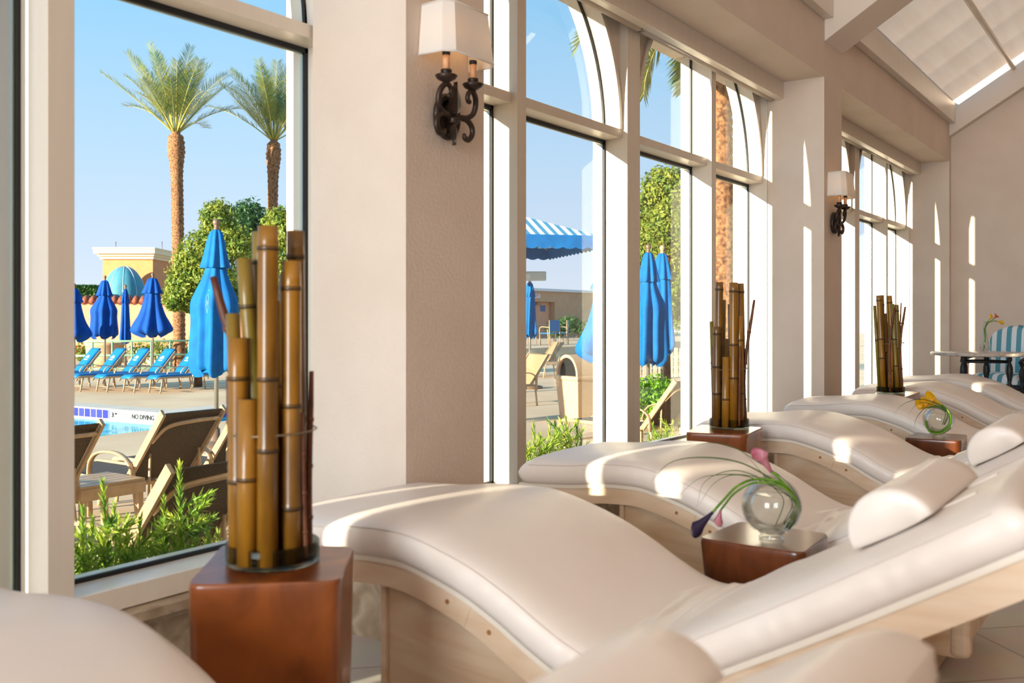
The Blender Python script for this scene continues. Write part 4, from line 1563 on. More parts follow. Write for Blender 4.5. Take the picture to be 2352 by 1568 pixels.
# ------------------------------------------------------------------ closed umbrellas
def umbrella(label, loc, top, clen, rw, matn, fin, seed, group, emblem=False, rz=0, shape=0):
    rnd = random.Random(seed)
    root = thing('closed_umbrella', label, 'umbrella', loc, rz, group=group)
    zt = top - .13
    zb = zt - clen
    ph = rnd.uniform(0, 6)

    def pleat(amp):
        def f(r, z, a, t):
            return r * (1 + amp * (.35 + .65 * t) * (math.sin(8 * a + ph + 1.2 * t) * .62 + math.sin(5 * a + 2 * ph) * .25 + .3 * math.sin(3 * a + ph)))
        return f
    up = [(.045, .0), (.075, -.03), (.10, -.12), (.125, -.24), (.145, -.34), (.158, -.40), (.15, -.415)]
    kk = clen / 1.55
    m = MB()
    m.lathe([(r * rw / .27, zt + z * kk) for r, z in up], n=80, mod=pleat(.30), caps=False)
    m.build('canopy_vent', matn, root)
    if shape == 0:
        lo = [(.10, -.33), (.12, -.43), (.165, -.56), (.23, -.70), (.262, -.82), (.25, -1.0), (.255, -1.2), (.262, -1.4), (.25, -1.5), (.20, -1.56)]
    elif shape == 1:
        lo = [(.105, -.33), (.12, -.42), (.14, -.6), (.17, -.8), (.21, -1.0), (.27, -1.2), (.31, -1.38), (.26, -1.48), (.15, -1.55)]
    else:
        lo = [(.105, -.33), (.135, -.45), (.15, -.65), (.16, -.85), (.17, -1.05), (.185, -1.25), (.2, -1.42), (.17, -1.52), (.12, -1.56)]
    prof = curve([(r * rw / .27, zt + z * kk) for r, z in lo], 28)
    mod = pleat(.34)
    m = MB()
    n = 80
    vs = []
    for i, q in enumerate(prof):
        t = i / 27
        for j in range(n):
            a = 2 * PI * j / n
            r = mod(q.x, 0, a, t)
            vs.append((r * math.cos(a), r * math.sin(a), q.y + (.045 * t ** 6 * math.sin(4 * a + ph) if t > .5 else 0)))
    fs = [(i * n + j, i * n + (j + 1) % n, (i + 1) * n + (j + 1) % n, (i + 1) * n + j) for i in range(27) for j in range(n)]
    m.add(vs, fs, 0, True)
    cn = m.build('canopy', matn, root)
    if emblem:
        # outlined crest stitched on the cloth, on the side towards the windows
        a0 = emblem
        R0 = .285

        def surf(da, z):
            t = min(1, max(0, (zt + lo[0][1] * kk - z) / ((lo[0][1] - lo[-1][1]) * kk)))
            a = a0 + da
            i = min(range(28), key=lambda i: abs(prof[i].y - z))
            r = mod(prof[i].x, 0, a, i / 27) + .004
            return Vector((r * math.cos(a), r * math.sin(a), z))
        zc = zt - .80 * kk
        e = MB()
        sh = [(-.13, .07), (0, .1), (.13, .07), (.15, 0), (.08, -.07), (0, -.11), (-.08, -.07), (-.15, 0), (-.13, .07)]
        e.tube([surf(a * .8, zc + b) for a, b in sh], .0016, 5)
        for pl in ([(-.05, .03), (-.05, -.03)], [(.05, .03), (.05, -.03)], [(-.05, .0), (.05, .0)], [(-.06, .13), (-.02, .145), (.02, .13), (.06, .14)]):
            e.tube([surf(a * .8, zc + b) for a, b in pl], .0016, 5)
        e.build('emblem', 'stitch', cn)
    MB().lathe([(.02, 0), (.034, .01), (.026, .035), (.02, .04), (.036, .065), (.042, .085), (.036, .11), (.018, .126), (.001, .13)], (0, 0, zt - .005), 16).build('finial', fin, root)
    MB().tube([(0, 0, .02), (0, 0, zt)], .024, 12).build('pole', 'pole_metal', root)
    MB().lathe([(.26, 0), (.26, .05), (.10, .08), (.04, .09), (.04, .22), (.001, .22)], n=24).build('base', 'bronze', root)
    return root


GU = 'closed blue umbrellas'
pb = at(497, 1030, Z0)
umbrella('largest closed blue umbrella, beside the nearest bamboo vase', pb, 2.53, 1.56, .235, 'canvas', 'bronze', 4, GU, emblem=math.atan2(-pb.y, -pb.x) - .45)


def umb_at(label, px, ytop, d, clen, rw, matn, fin, seed, emblem=False, shape=0):
    p = atd(px, ytop, d)
    return umbrella(label, (p.x, p.y, Z0), p.z - Z0, clen, rw, matn, fin, seed, GU, emblem, 0, shape)


umb_at('closed blue umbrella with a rounded canopy, left of the blue dome awning', 241, 632, 24, 1.42, .29, 'canvas_deep', 'bronze', 1)
umb_at('narrow closed blue umbrella in front of the blue dome awning', 288, 653, 27, 1.5, .18, 'canvas_deep', 'bronze', 2, shape=2)
umb_at('closed blue umbrella flaring at the hem, right of the blue dome awning', 351, 626, 23.5, 1.42, .36, 'canvas_deep', 'bronze', 3, shape=1)
umb_at('closed blue umbrella cut off by the left window frame', 171, 650, 23, 1.25, .3, 'canvas_deep', 'bronze', 5, shape=1)
umb_at('closed blue umbrella with dark finial before the white picket fence', 1489, 559, 13.6, 1.56, .235, 'canvas', 'bronze', 6, shape=0)
umb_at('closed blue umbrella with pale finial behind the dark-finial one', 1521, 562, 14.6, 1.5, .25, 'canvas', 'finial_wood', 7, shape=2)
umb_at('closed blue umbrella under the striped canopy', 1217, 634, 19.5, 1.1, .2, 'canvas', 'finial_wood', 8, shape=2)
umb_at('closed blue umbrella mostly hidden behind the middle window frame, by the bin', 1392, 580, 11.4, 1.14, .27, 'canvas', 'bronze', 9, shape=1)


# ------------------------------------------------------------------ plants
def leaves(mb, centres, n, size, rnd, squash=1.0, fill=.35, mi=0):
    """small folded leaves over and inside round clumps"""
    for (c, r) in centres:
        c = Vector(c)
        for _ in range(n):
            d = Vector((rnd.gauss(0, 1), rnd.gauss(0, 1), rnd.gauss(0, 1))).normalized()
            rr = r * (fill + (1 - fill) * rnd.random() ** .6) * (1 + .16 * math.sin(d.x * 7 + c.x * 3) * math.cos(d.z * 6 + c.y * 2) + rnd.gauss(0, .07))
            p = c + Vector((d.x * rr, d.y * rr, d.z * rr * squash))
            t = (d + Vector((rnd.gauss(0, .7), rnd.gauss(0, .7), rnd.gauss(0, .7)))).normalized()
            u = t.orthogonal().normalized()
            u = (u * math.cos(rnd.random() * 6.3) + t.cross(u) * math.sin(rnd.random() * 6.3))
            v = t.cross(u)
            s = size * rnd.uniform(.7, 1.3)
            mb.add([p - u * s, p + v * s * .45 + t * s * .15, p + u * s, p - v * s * .45 + t * s * .15], [(0, 1, 2), (0, 2, 3)], mi)


def tree(label, loc, h0, clumps, n, size, matn, seed, trunk_r=.09, group='trees behind the pool'):
    rnd = random.Random(seed)
    root = thing('bushy_tree', label, 'tree', loc, group=group)
    m = MB()
    leaves(m, clumps, int(n * 2.0), size * .68, rnd)
    m.build('foliage', matn, root, fix=False)
    t = MB()
    t.tube([(0, 0, 0), (.03, .02, h0 * .5), (0, 0, h0)], [trunk_r, trunk_r * .8, trunk_r * .6], 10)
    for c, r in clumps[:6]:
        t.tube([(0, 0, h0 * .8), Vector(c) * .5 + Vector((0, 0, h0 * .5)), Vector(c)], [trunk_r * .5, trunk_r * .35, trunk_r * .15], 6)
    t.build('trunk', 'bark', root)
    return root


def tree_px(label, blobs, d, n, size, matn, seed, trunk_px, group='trees behind the pool'):
    """blobs: (px, py, radius px) at distance d"""
    q = atd(trunk_px, 700, d)
    loc = Vector((q.x, q.y, Z0))
    cl = []
    rnd = random.Random(seed + 50)
    for px, py, r in blobs:
        p = atd(px, py, d + rnd.uniform(-.4, .4)) - loc
        cl.append((p, r * d / F))
    return tree(label, loc, max(c[0].z for c in cl) * .55, cl, n, size, matn, seed, group=group)


tree_px('pale green bushy tree left of the largest blue umbrella', [(470, 585, 62), (440, 620, 52), (505, 540, 52), (425, 660, 44), (490, 650, 58), (450, 690, 34), (500, 500, 40), (540, 560, 45), (520, 700, 40), (400, 690, 24)], 20, 1150, .065, 'leaf', 11, 455)
tree_px('darker green tree top behind the largest blue umbrella', [(570, 500, 44), (545, 540, 40), (600, 540, 36), (580, 590, 44), (600, 640, 40), (560, 640, 40)], 23, 800, .075, 'leaf_dark', 12, 575)
tree_px('light green tree beside the right frame of the left window', [(640, 510, 36), (665, 540, 36), (625, 550, 26), (650, 590, 42), (640, 650, 45)], 19, 700, .062, 'leaf', 13, 648)
tree_px('tall yellow-green tree behind the two blue umbrellas in the middle window', [(1520, 430, 48), (1500, 480, 52), (1560, 440, 60), (1480, 540, 46), (1540, 520, 62), (1500, 600, 55), (1560, 600, 62), (1525, 670, 62), (1480, 650, 46), (1570, 700, 60), (1500, 730, 50)], 15.5, 1100, .055, 'leaf', 14, 1530)


def bush(label, loc, clumps, n, size, mats, seed, group=None, name='shrub'):
    rnd = random.Random(seed)
    root = thing(name, label, 'shrub', loc, group=group)
    m = MB()
    leaves(m, clumps, n, size, rnd, .8)
    m.build('foliage', mats[0], root, fix=False)
    m = MB()
    for c, r in clumps:
        m.tube([(c[0] * .3, c[1] * .3, 0), Vector(c)], .012, 5)
    m.build('stem', 'bark', root)
    if len(mats) > 1:
        m = MB()
        for c, r in clumps:
            for _ in range(26):
                d = Vector((rnd.gauss(0, 1), rnd.gauss(0, 1), abs(rnd.gauss(0, 1)))).normalized()
                m.sphere(Vector(c) + d * r, .035, n=6, k=4)
        m.build('flowers', mats[1], root)
    return root


GSH = 'low shrubs along the terrace'
p = at(186, 835, Z0)
bush('low shrub with red flowers at the left end of the green railing', p, [((0, 0, .35), .35), ((.4, -.3, .3), .3)], 500, .05, ('leaf', 'red_flower'), 21, GSH)
p = at(375, 842, Z0)
bush('low green shrub behind the railing, right of the flaring umbrella', p, [((0, 0, .45), .45), ((.5, -.6, .4), .4), ((-.4, .5, .4), .4)], 550, .055, ('leaf',), 22, GSH)
p = at(443, 845, Z0)
bush('low shrub behind the railing below the pale green tree', p, [((0, 0, .45), .45), ((.4, -.4, .35), .35)], 550, .055, ('leaf_dark', 'red_flower'), 23, GSH)
p = at(1524, 986, Z0)
bush('bright lime shrub below the white picket fence', p, [((0, 0, .3), .32), ((.25, -.4, .3), .3), ((-.2, .4, .32), .33), ((.3, .3, .45), .3), ((.6, -.7, .3), .3)], 900, .035, ('leaf_lime',), 24, GSH)
p = at(1305, 782, .15)
bush('dark leafy shrub beside the blue dining chairs', p, [((0, 0, .7), .5), ((.5, -.5, .5), .5), ((-.4, .4, .5), .45)], 500, .07, ('leaf_dark',), 25, GSH)


def frond(mb, base, az, el, L, droop, rnd, nl, ll, mi=0, lw=.014):
    """one pinnate palm leaf: curved rachis with paired leaflets"""
    d = Vector((math.cos(az), math.sin(az), 0))
    up = Vector((0, 0, 1))
    pts = []
    p = Vector(base)
    a = el
    n = 18
    for i in range(n + 1):
        pts.append(p.copy())
        p = p + (d * math.cos(a) + up * math.sin(a)) * (L / n)
        a -= droop / n * (.3 + 1.4 * i / n)
    mb.tube(pts, [.022 * (1 - .85 * i / n) for i in range(n + 1)], 5, 1)
    side = d.cross(up)
    for i in range(nl):
        t = .24 + .76 * (i + .5) / nl
        f = t * n
        k = min(int(f), n - 1)
        q = pts[k].lerp(pts[k + 1], f - k)
        tan = (pts[k + 1] - pts[k]).normalized()
        nr = tan.cross(side).normalized()
        if nr.z < 0:
            nr = -nr
        l = ll * (math.sin(PI * (.05 + .85 * t)) ** .7) * rnd.uniform(.85, 1.1)
        for sg in (-1, 1):
            dr = (side * sg * .72 + tan * .85 + nr * rnd.uniform(.0, .45)).normalized()
            w = tan.cross(dr).cross(dr).normalized() * lw
            m_ = q + dr * l * .5 - up * .01
            e = q + dr * l - up * .06 * l
            mb.add([q - w * .6, q + w * .6, m_ + w, e, m_ - w], [(0, 1, 2, 4), (4, 2, 3)], mi)


def palm(label, loc, hgt, r, lean, seed, nf, L, crown_el, group='palm trees', droop=(.15, .8), lw=.0075):
    rnd = random.Random(seed)
    root = thing('palm_tree', label, 'tree', loc, group=group)
    m = MB()
    n, k = 18, 150
    vs = []
    bulge = lambda t: 1.0 + .42 * math.exp(-((t - .925) / .06) ** 2) + .15 * math.exp(-(t / .05) ** 2)
    for i in range(k + 1):
        t = i / k
        c = Vector((lean[0] * t ** 1.5, lean[1] * t ** 1.5, hgt * t))
        for j in range(n):
            a = 2 * PI * j / n
            row = i / 3.0
            ph = (int(row) % 2) * .5
            s = abs(math.sin((j / n * 9 + ph) * PI)) * (row - int(row))
            rr = r * bulge(t) * (.90 + .20 * s + .04 * rnd.random()) * (1 if t < .985 else .6)
            vs.append(c + Vector((math.cos(a) * rr, math.sin(a) * rr, 0)))
    fs = [(i * n + j, i * n + (j + 1) % n, (i + 1) * n + (j + 1) % n, (i + 1) * n + j) for i in range(k) for j in range(n)]
    fs += [tuple(range(n)), tuple(k * n + j for j in range(n))]
    m.add(vs, fs, 0, True)
    m.build('trunk', 'boot_bark', root)
    top = Vector((lean[0], lean[1], hgt - .05))
    for i in range(nf):
        az = 2.39996 * i + rnd.uniform(-.2, .2)
        q = i / nf
        el = crown_el[0] + (crown_el[1] - crown_el[0]) * q + rnd.uniform(-.1, .1)
        f = MB()
        frond(f, top + Vector((math.cos(az), math.sin(az), 0)) * r * .45, az, el, L * rnd.uniform(.85, 1.1), rnd.uniform(*droop), rnd, 54, L * .22, 0, lw)
        f.build('frond', ['frond', 'frond_stalk'], root, fix=False)
    return root


pp1 = atd(412, 760, 26)
tp = atd(404, 300, 26)
palm('tall palm with the full crown, left of the two on the skyline', (pp1.x, pp1.y, Z0), tp.z - Z0, .165, (tp.x - pp1.x, tp.y - pp1.y), 31, 30, 2.15, (1.52, .55))
pp2 = atd(622, 760, 28)
tp = atd(629, 318, 28)
palm('tall palm beside the window frame, right of the two on the skyline', (pp2.x, pp2.y, Z0), tp.z - Z0, .155, (tp.x - pp2.x, tp.y - pp2.y), 32, 29, 2.15, (1.52, .55))
pp3 = atd(1661, 760, 10.5)
palm('thick palm trunk close to the right light of the middle window', (pp3.x, pp3.y, Z0), 5.2, .165, (.1, .15), 33, 22, 1.7, (1.4, -.75), droop=(.8, 1.5), lw=.013)


def yew(label, loc, stems, seed, group='needle-leaved shrubs outside the windows'):
    rnd = random.Random(seed)
    root = thing('needle_shrub', label, 'shrub', loc, group=group)
    m = MB()
    for (dx, dy, h, lx, ly) in stems:
        b = Vector((dx * .6, dy * .6, 0))
        t = Vector((dx + lx, dy + ly, h))
        paths = [(b, t, h)]
        for _ in range(int(3 + h * 5)):
            q = rnd.uniform(.25, .8)
            s0 = b.lerp(t, q)
            a = rnd.uniform(0, 6.28)
            l = h * rnd.uniform(.14, .3)
            paths.append((s0, s0 + Vector((math.cos(a) * l, math.sin(a) * l, l * rnd.uniform(.5, 1.1))), l))
        for s0, s1, L in paths:
            m.tube([s0, s0.lerp(s1, .5) + Vector((0, 0, .01)), s1], [.005, .004, .002], 5, 1)
            ax = (s1 - s0).normalized()
            u = ax.orthogonal().normalized()
            v = ax.cross(u)
            nn = int((s1 - s0).length * 190)
            for i in range(nn):
                tt = .12 + .88 * (i + .5) / nn
                p = s0.lerp(s1, tt)
                a = i * 2.39996
                rd = u * math.cos(a) + v * math.sin(a)
                dr = (rd * (1 - .55 * tt) + ax * (.45 + .75 * tt)).normalized()
                l = rnd.uniform(.045, .07) * (1 - .35 * tt ** 4)
                w = ax.cross(dr).normalized() * .0038
                md = p + dr * l * .5 + ax * .003
                m.add([p - w * .5, p + w * .5, md + w, p + dr * l, md - w], [(0, 1, 2, 4), (4, 2, 3)], 0)
    m.build('sprigs', ['needle', 'stem'], root, fix=False)
    return root


ZB = -.02


def stem_at(px, py, Y, base):
    """a stem whose tip shows at (px, py) on the plane y=Y"""
    r = ray(px, py)
    p = r * (Y / r.y)
    p.z += H
    return (p.x - base.x, p.y - base.y, p.z - ZB, 0, 0)


def yew_px(label, tips, Y, seed):
    rs = [ray(px, py) * ((Y + dy) / ray(px, py).y) for px, py, dy in tips]
    base = Vector((sum(r.x for r in rs) / len(rs), Y, ZB))
    st = []
    for r, (px, py, dy) in zip(rs, tips):
        st.append((r.x - base.x, Y + dy - base.y, r.z + H - ZB, 0, 0))
    return yew(label, base, st, seed)


yew_px('needle-leaved shrub at the lower left corner of the left window', [(190, 1175, .05), (160, 1230, .0), (212, 1195, .16), (150, 1150, .1), (190, 1260, -.02), (120, 1200, .1)], 3.10, 41)
yew_px('needle-leaved shrub with a tall bent sprig, second from the left in the left window', [(236, 1108, .08), (262, 1160, .14), (290, 1195, .1), (235, 1235, 0), (275, 1240, .02), (322, 1192, .12), (305, 1250, .0)], 3.10, 42)
yew_px('needle-leaved shrub with the tallest bright sprig, in the middle of the left window', [(412, 1070, .05), (375, 1150, .03), (452, 1150, .06), (415, 1200, .1), (360, 1230, .08), (400, 1240, .0)], 3.08, 43)
yew_px('small needle-leaved shrub next to the nearest bamboo vase', [(474, 1194, .06), (500, 1225, .1), (445, 1240, .05), (480, 1235, .0)], 3.10, 44)
yew_px('needle-leaved shrub at the foot of the middle window, left half', [(1225, 975, .1), (1240, 1000, .0), (1215, 1020, .02), (1262, 985, .1), (1250, 1030, .0), (1230, 1050, -.02), (1200, 990, .1)], 3.10, 45)
yew_px('needle-leaved shrub at the foot of the middle window, right half', [(1300, 962, .1), (1325, 970, .1), (1285, 990, .05), (1310, 1005, .0), (1335, 1000, .03), (1295, 1035, .0), (1325, 1040, .0), (1275, 970, .15)], 3.10, 46)
yew_px('small needle-leaved shrub behind the centre mullion of the middle window', [(1500, 975, .15), (1515, 990, .1), (1490, 1000, .1), (1530, 985, .15), (1545, 970, .2)], 3.12, 47)

# ------------------------------------------------------------------ far side: railing, planter, walls, tower, awning
rl = thing('green_railing', 'pale green metal railing running behind the blue sun loungers', 'railing', at(310, 855, Z0))
ra, rb = at(120, 858, Z0), at(560, 850, Z0)
d = (rb - ra)
for z in (.82, .45, .1):
    MB().tube([ra + Vector((0, 0, z)), rb + Vector((0, 0, z))], .028, 8).build('rail', 'rail_green', rl, world=True)
for i in range(11):
    q = ra + d * (i / 10)
    MB().tube([q, q + Vector((0, 0, .84))], .026, 8).build('post', 'rail_green', rl, world=True)

p = at(241, 843, Z0)
pl = thing('round_planter', 'round sand-coloured planter pot behind the blue sun loungers', 'planter', p)
MB().lathe([(.001, 0), (.42, 0), (.5, .3), (.52, .62), (.55, .64), (.55, .72), (.48, .72), (.46, .6), (.001, .58)], n=32).build('pot', 'clay', pl)


def oriented(name, label, cat, a, b, **kw):
    """thing whose local x runs from a to b, local y away from the pool"""
    d = b - a
    return thing(name, label, cat, a, math.atan2(d.y, d.x)), d.length


# garden wall with tile coping
a, b = atd(20, 800, 36), atd(760, 800, 38)
a.z = b.z = Z0
gw, L = oriented('garden_wall', 'long peach garden wall with a red tile coping behind the umbrellas', 'wall', a, b)
zt = 1.137 + (729.5 - 693) * 37 / F - Z0
MB().box(0, L, 0, .4, 0, zt).build('wall_body', 'stucco_pink', gw)
t = MB()
for i in range(int(L / .26)):
    x = .13 + i * .26
    t.tube([(x, -.16, zt + .02), (x, .2, zt + .16)], [.12, .11], 8)
t.build('tile_coping', 'roof_tile', gw)

# tower with cornice
T0, T1, T2 = atd(236, 700, 41), atd(351, 700, 41), atd(420, 700, 45)
for q in (T0, T1, T2):
    q.z = Z0
tw = thing('stair_tower', 'ochre stucco tower block with a cream cornice behind the dome awning', 'building', T0)
zc0 = 1.137 + (729.5 - 594) * 41 / F
zc1 = 1.137 + (729.5 - 570) * 41 / F
T3 = T0 + (T2 - T1)
foot = [T0, T1, T2, T3]
MB().prism([(q.x, q.y) for q in foot], Z0, zc0, 'z').build('wall_body', 'stucco', tw, world=True)
cen = sum(foot, Vector()) / 4
m = MB()
for o, z0, z1 in ((.10, zc0 - .02, zc0 + .10), (.20, zc0 + .10, zc0 + .2), (.34, zc0 + .2, zc1 - .06), (.38, zc1 - .06, zc1)):
    m.prism([tuple((q + (q - cen).normalized() * o * 1.4).xy) for q in foot], z0, z1, 'z')
m.build('cornice', 'cornice', tw, world=True)
for px in (266, 372):
    q = atd(px, 560, 43)
    MB().tube([(q.x, q.y, zc1 - .1), (q.x, q.y, zc1 + .45)], .018, 5).build('lightning_rod', 'bronze', tw, world=True)
# dome awning in front of the tower
A0 = atd(286, 700, 40.2)
A0.z = 0
dx = (T1 - T0).normalized()
aw = thing('dome_awning', 'pale blue ribbed dome awning fixed to the ochre tower', 'awning', (A0.x, A0.y, 1.137 + (729.5 - 692) * 40 / F), math.atan2(dx.y, dx.x))
R = 50 * 40 / F
m = MB()
n, k = 40, 12
vs = []
for i in range(k + 1):
    el = PI / 2 * i / k
    for j in range(n + 1):
        a = PI + PI * j / n
        rr = R * (1 + .02 * abs(math.sin(j / n * PI * 5)))
        vs.append((rr * math.cos(a) * math.cos(el), rr * math.sin(a) * math.cos(el), R * 1.62 * math.sin(el)))
fs = [(i * (n + 1) + j, i * (n + 1) + j + 1, (i + 1) * (n + 1) + j + 1, (i + 1) * (n + 1) + j) for i in range(k) for j in range(n)]
m.add(vs, fs, 0, True)
m.build('cloth', 'awning', aw)
m = MB()
for j in range(6):
    a = PI + PI * j / 5
    m.tube([(R * 1.008 * math.cos(a) * math.cos(PI / 2 * i / 10), R * 1.008 * math.sin(a) * math.cos(PI / 2 * i / 10), R * 1.63 * math.sin(PI / 2 * i / 10)) for i in range(11)], .012, 5)
m.build('ribs', 'light_metal', aw)
# clipped hedge on the wall
a, b = atd(100, 700, 37.6), atd(222, 700, 37.6)
hd, L = oriented('clipped_hedge', 'dark clipped hedge standing on the peach garden wall', 'hedge', Vector((a.x, a.y, Z0 + zt + .05)), Vector((b.x, b.y, Z0 + zt + .05)))
m = MB()
rnd = random.Random(9)
hh = 34 * 37 / F
for _ in range(4200):
    p = Vector((rnd.uniform(0, L), rnd.choice((rnd.uniform(-.05, .12), rnd.uniform(-.05, .5))), rnd.uniform(0, hh) if rnd.random() < .8 else hh + rnd.uniform(-.04, .05)))
    t = Vector((rnd.gauss(0, 1), rnd.gauss(0, 1), rnd.gauss(0, 1))).normalized()
    u = t.orthogonal().normalized()
    v = t.cross(u)
    m.add([p - u * .06, p + v * .03, p + u * .06, p - v * .03], [(0, 1, 2), (0, 2, 3)])
m.build('foliage', 'leaf_dark', hd, fix=False)
MB().box(.05, L - .05, .03, .42, 0, hh - .06).build('branch_mass', 'leaf_dark', hd)

# ------------------------------------------------------------------ seen through the middle window
# striped canopy
pc = at(1128, 905, Z0)
dc = pc.x * CT + pc.y * ST
cv_ = thing('striped_canopy', 'open blue and white striped canopy at the left of the middle window', 'umbrella', pc, TH - PI / 2 + .25)
ze = 1.137 + (729.5 - 553) * dc / F - Z0
za = 1.137 + (729.5 - 478) * dc / F - Z0
hw = 236 * dc / F * .82
m = MB()
n = 14
cs = [(-hw, -hw), (hw, -hw), (hw, hw), (-hw, hw)]
vs = [(0, 0, za)]
for i in range(4):
    for j in range(n):
        t = j / n
        x, y = cs[i][0] * (1 - t) + cs[(i + 1) % 4][0] * t, cs[i][1] * (1 - t) + cs[(i + 1) % 4][1] * t
        vs.append((x, y, ze))
k = 4 * n
m.add(vs, [(0, 1 + i, 1 + (i + 1) % k) for i in range(k)])
o = m.build('canopy_top', 'stripe_canopy', cv_, fix=False)
sol = o.modifiers.new('thickness', 'SOLIDIFY')
sol.thickness = .006
m = MB()
vd = 26 * dc / F
N2 = 4 * n * 4
ring = []
for i in range(4):
    for j in range(n * 4):
        t = j / (n * 4)
        ring.append((cs[i][0] * (1 - t) + cs[(i + 1) % 4][0] * t, cs[i][1] * (1 - t) + cs[(i + 1) % 4][1] * t, j))
vs = [(x, y, ze) for x, y, j in ring] + [(x * 1.01, y * 1.01, ze - vd - .035 * abs(math.sin(j * PI / 4))) for x, y, j in ring]
k = len(ring)
m.add(vs, [(i, (i + 1) % k, k + (i + 1) % k, k + i) for i in range(k)], 0, False)
o = m.build('valance', 'canvas', cv_, fix=False)
sol = o.modifiers.new('thickness', 'SOLIDIFY')
sol.thickness = .006
m = MB()
for x, y in cs:
    m.tube([(0, 0, za - .04), (x * .98, y * .98, ze - .03)], .02, 6)
m.build('ribs', 'white_canvas', cv_)
MB().tube([(0, 0, 0), (0, 0, za)], .04, 10).build('pole', 'pole_metal', cv_)
MB().lathe([(.4, 0), (.4, .06), (.06, .1), (.06, .3), (.001, .3)], n=24).build('base', 'bronze', cv_)

# service building with door
q = atd(1209, 660, 46)
yb_ = q.y
ZR = .15
structure(MB().box(18, 60, 17.2, yb_ + 3, Z0 - .1, ZR).build('dining_terrace', 'concrete'))


def xat(px):
    r = ray(px, 700)
    return r.x / r.y * yb_


a, b = Vector((xat(1080), yb_, Z0)), Vector((xat(1420), yb_, Z0))
sb, L = oriented('service_building', 'flat tan building with a recessed door, under the striped canopy', 'building', a, b)
zt = 1.137 + (729.5 - 664) * 44 / F - Z0
x0, x1 = xat(1228) - a.x, xat(1274) - a.x
zd = 1.137 + (729.5 - 690) * 44 / F - Z0
m = MB()
m.box(0, x0, 0, 3, 0, zt).box(x1, L, 0, 3, 0, zt).box(x0, x1, 0, 3, zd, zt).box(x0, x1, .35, 3, 0, zd)
m.build('wall_body', 'stucco_tan', sb)
MB().box(-.05, L + .05, -.12, 3.1, zt, zt + .13).build('roof_edge', 'light_metal', sb)
dr = MB().box(x0 + .03, x1 - .03, .30, .35, .02, zd - .02).build('door', 'stucco_pink', sb)
MB().box((x0 + x1) / 2 + .05, (x0 + x1) / 2 + .5, .285, .30, 1.75, 2.05).build('door_sign', 'sign_blue', dr)
MB().box(x0 + .3, x0 + .75, .1, .3, zd - .16, zd - .08).build('door_closer', 'bronze', dr)
ex = MB()
zx = 1.137 + (729.5 - 677) * 45 / F - Z0
xx = xat(1231) - a.x
ex.box(xx - .26, xx + .26, -.06, 0, zx - .10, zx + .10)
eo = ex.build('exit_sign', 'sign_white', sb)
tx = MB()
put_text(tx, 'EXIT', .2, (xx, -.062, zx), (1, 0, 0), (0, 0, 1))
tx.build('lettering', 'sign_red', eo)

# floodlight box on a post
p = atd(1229, 634, 19)
fl = thing('lamp_post', 'grey box floodlight on a post below the striped canopy', 'lamp', (p.x, p.y, Z0), TH - PI / 2)
h = p.z - Z0
MB().tube([(-.5, 0, 0), (-.5, 0, h + .05)], .03, 8).build('post', 'light_metal', fl)
MB().box(-.55, .22, -.12, .12, h - .09, h + .09).build('lamp_box', 'light_metal', fl, bevel=.02)
MB().box(-.5, -.1, -.13, -.12, h - .06, h + .04).build('lens', 'sign_white', fl)


# outdoor dining set
def dining_chair(label, loc, rz):
    root = thing('patio_dining_chair', label, 'chair', loc, rz, group='blue patio dining chairs')
    for x in (-.27, .27):
        for y in (-.22, .25):
            MB().tube([(x, y, 0), (x, y, .44 if y < 0 else .9)], .016, 8).build('leg', 'tan_metal', root)
        MB().tube(curve([(x, .25, .64), (x, .0, .66), (x, -.2, .64), (x, -.24, .44)], 12), .017, 8).build('armrest', 'tan_metal', root)
    MB().box(-.26, .26, -.24, .24, .42, .45).build('seat', 'pad_blue', root)
    MB().box(-.25, .25, .24, .26, .50, .90).build('backrest', 'pad_blue', root)
    return root


p = at(1262, 793, ZR)
dc1 = dining_chair('blue patio dining chair nearest the tan sun loungers', p, TH + PI * .75)
p = at(1288, 791, ZR)
dup(dc1, p, TH + PI * .95, 'blue patio dining chair turned towards the dark leafy shrub')
p = at(1236, 791, ZR)
pt = thing('patio_dining_table', 'tan patio dining table left of the blue dining chairs', 'table', p)
MB().lathe([(.001, .70), (.55, .70), (.55, .73), (.001, .73)], n=32).build('tabletop', 'tan_metal', pt)
for i in range(4):
    a = PI / 4 + i * PI / 2
    MB().tube([(.4 * math.cos(a), .4 * math.sin(a), 0), (.34 * math.cos(a), .34 * math.sin(a), .7)], .02, 8).build('leg', 'tan_metal', pt)

# litter bin with domed hood
p = at(1332, 962, Z0)
bn = thing('litter_bin', 'sand-coloured domed litter bin on the terrace outside the middle window', 'bin', p, TH - PI / 2 - .95)
w = .245
m = MB()
sec = lambda q, z: [(-w * q, -w * q, z), (w * q, -w * q, z), (w * q, w * q, z), (-w * q, w * q, z)]
lv = [sec(.86, 0), sec(.84, .03), sec(1.0, .52), sec(1.0, .56), sec(1.08, .57), sec(1.08, .615), sec(1.0, .62)]
vs = [v for s_ in lv for v in s_]
fs = [(i * 4 + j, i * 4 + (j + 1) % 4, (i + 1) * 4 + (j + 1) % 4, (i + 1) * 4 + j) for i in range(len(lv) - 1) for j in range(4)] + [(0, 1, 2, 3), tuple(4 * (len(lv) - 1) + j for j in range(4))]
m.add(vs, fs)
m.build('bin_body', 'clay', bn, bevel=.02)
m = MB()
arc = [(w * math.cos(a), .62 + .30 * math.sin(a)) for a in [PI * i / 20 for i in range(21)]]
inn = [(x * .86, .62 + (z - .62) * .86) for x, z in arc]
for i in range(20):
    m.prism([arc[i], arc[i + 1], inn[i + 1], inn[i]], -w, w, 'y')
m.prism(arc, w - .02, w, 'y')
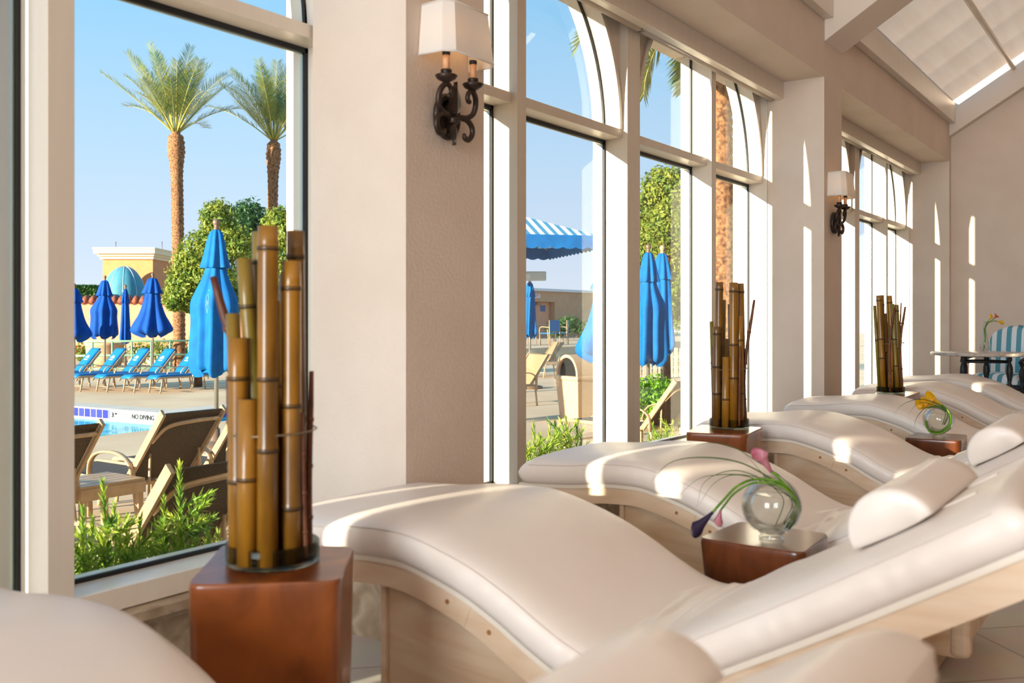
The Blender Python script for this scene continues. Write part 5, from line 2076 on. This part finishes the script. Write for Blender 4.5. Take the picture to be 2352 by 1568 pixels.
m.build('hood', 'clay', bn)
MB().prism(inn, -w + .05, -w + .06, 'y').build('flap', 'dark_hole', bn)

# picket fence
a, b = at(1440, 872, Z0), at(1640, 866, Z0)
pf, L = oriented('picket_fence', 'white picket fence behind the two blue umbrellas in the middle window', 'fence', a, b)
df = a.x * CT + a.y * ST
ht = (872 - 802) * df / F
for z in (.15, ht * .5, ht - .12):
    MB().box(0, L, .02, .06, z - .04, z + .04).build('rail', 'fence_wood', pf)
npk = int(L / .145)
for i in range(npk):
    MB().box(i * .145, i * .145 + .09, 0, .02, .03, ht + .02 * (i % 2)).build('picket', 'fence_wood', pf)

# ------------------------------------------------------------------ light
W = bpy.data.worlds.new('sky')
S.world = W
W.use_nodes = True
nt = W.node_tree
bg = nt.nodes['Background']
tc = nt.nodes.new('ShaderNodeTexCoord')
sp = nt.nodes.new('ShaderNodeSeparateXYZ')
rp = nt.nodes.new('ShaderNodeValToRGB')
nt.links.new(tc.outputs['Generated'], sp.inputs[0])
nt.links.new(sp.outputs['Z'], rp.inputs['Fac'])
e = rp.color_ramp.elements
e[0].position, e[0].color = 0.0, lin('#dfe6f4')
e[1].position, e[1].color = .75, lin('#6cb0e8')
for pos, c in ((.06, '#d2dff4'), (.16, '#bcd9f6'), (.30, '#98cdf5')):
    q = e.new(pos)
    q.color = lin(c)
nt.links.new(rp.outputs['Color'], bg.inputs['Color'])
bg.inputs['Strength'].default_value = 1.1

sun = bpy.data.lights.new('sun', 'SUN')
sun.energy = 15.0
sun.angle = math.radians(.55)
sun.color = (1.0, .87, .68)
so = bpy.data.objects.new('sun', sun)
COL.objects.link(so)
dirv = Vector((1, -.265, -.182)).normalized()
so.rotation_euler = dirv.to_track_quat('-Z', 'Y').to_euler()
so.location = (-20, 8, 8)


def area(name, loc, size, energy, col, rot=(0, 0, 0)):
    l = bpy.data.lights.new(name, 'AREA')
    l.shape = 'RECTANGLE'
    l.size, l.size_y = size
    l.energy = energy
    l.color = col
    o = bpy.data.objects.new(name, l)
    COL.objects.link(o)
    o.location = loc
    o.rotation_euler = rot
    return o


for i, x in enumerate((-2.5, 2.2, 7.0, 10.0)):
    area('warm_fill', (x, -3.2, 4.6), (1.6, 1.0), 10, (1.0, .58, .34), (math.radians(20), 0, 0))  # added warm fill lights, no lamps known to hang here
# added fill light at the closed end wall, standing in for daylight
area('end_wall_fill', (XL + .12, .55, 2.2), (2.9, 3.6), 720, (.88, .95, 1.0), (math.radians(90), 0, math.radians(-90)))

# ------------------------------------------------------------------ camera
cam = bpy.data.cameras.new('camera')
cam.sensor_width = 36
cam.lens = F / 2352 * 36
cam.shift_y = -(784 - HY) / 2352
cam.clip_end = 400
cam.dof.use_dof = True
cam.dof.focus_distance = 7.5
cam.dof.aperture_fstop = 4.0
co = bpy.data.objects.new('camera', cam)
COL.objects.link(co)
co.location = (0, 0, H)
co.rotation_euler = (PI / 2, 0, TH - PI / 2)
S.camera = co
S.view_settings.view_transform = 'Standard'
S.view_settings.look = 'None'
S.view_settings.exposure = 0.08
S.view_settings.gamma = 1.0
S.view_settings.use_curve_mapping = False
S.cycles.transparent_max_bounces = 16
S.cycles.max_bounces = 8
S.cycles.adaptive_threshold = .02
S.cycles.sample_clamp_indirect = 6.0
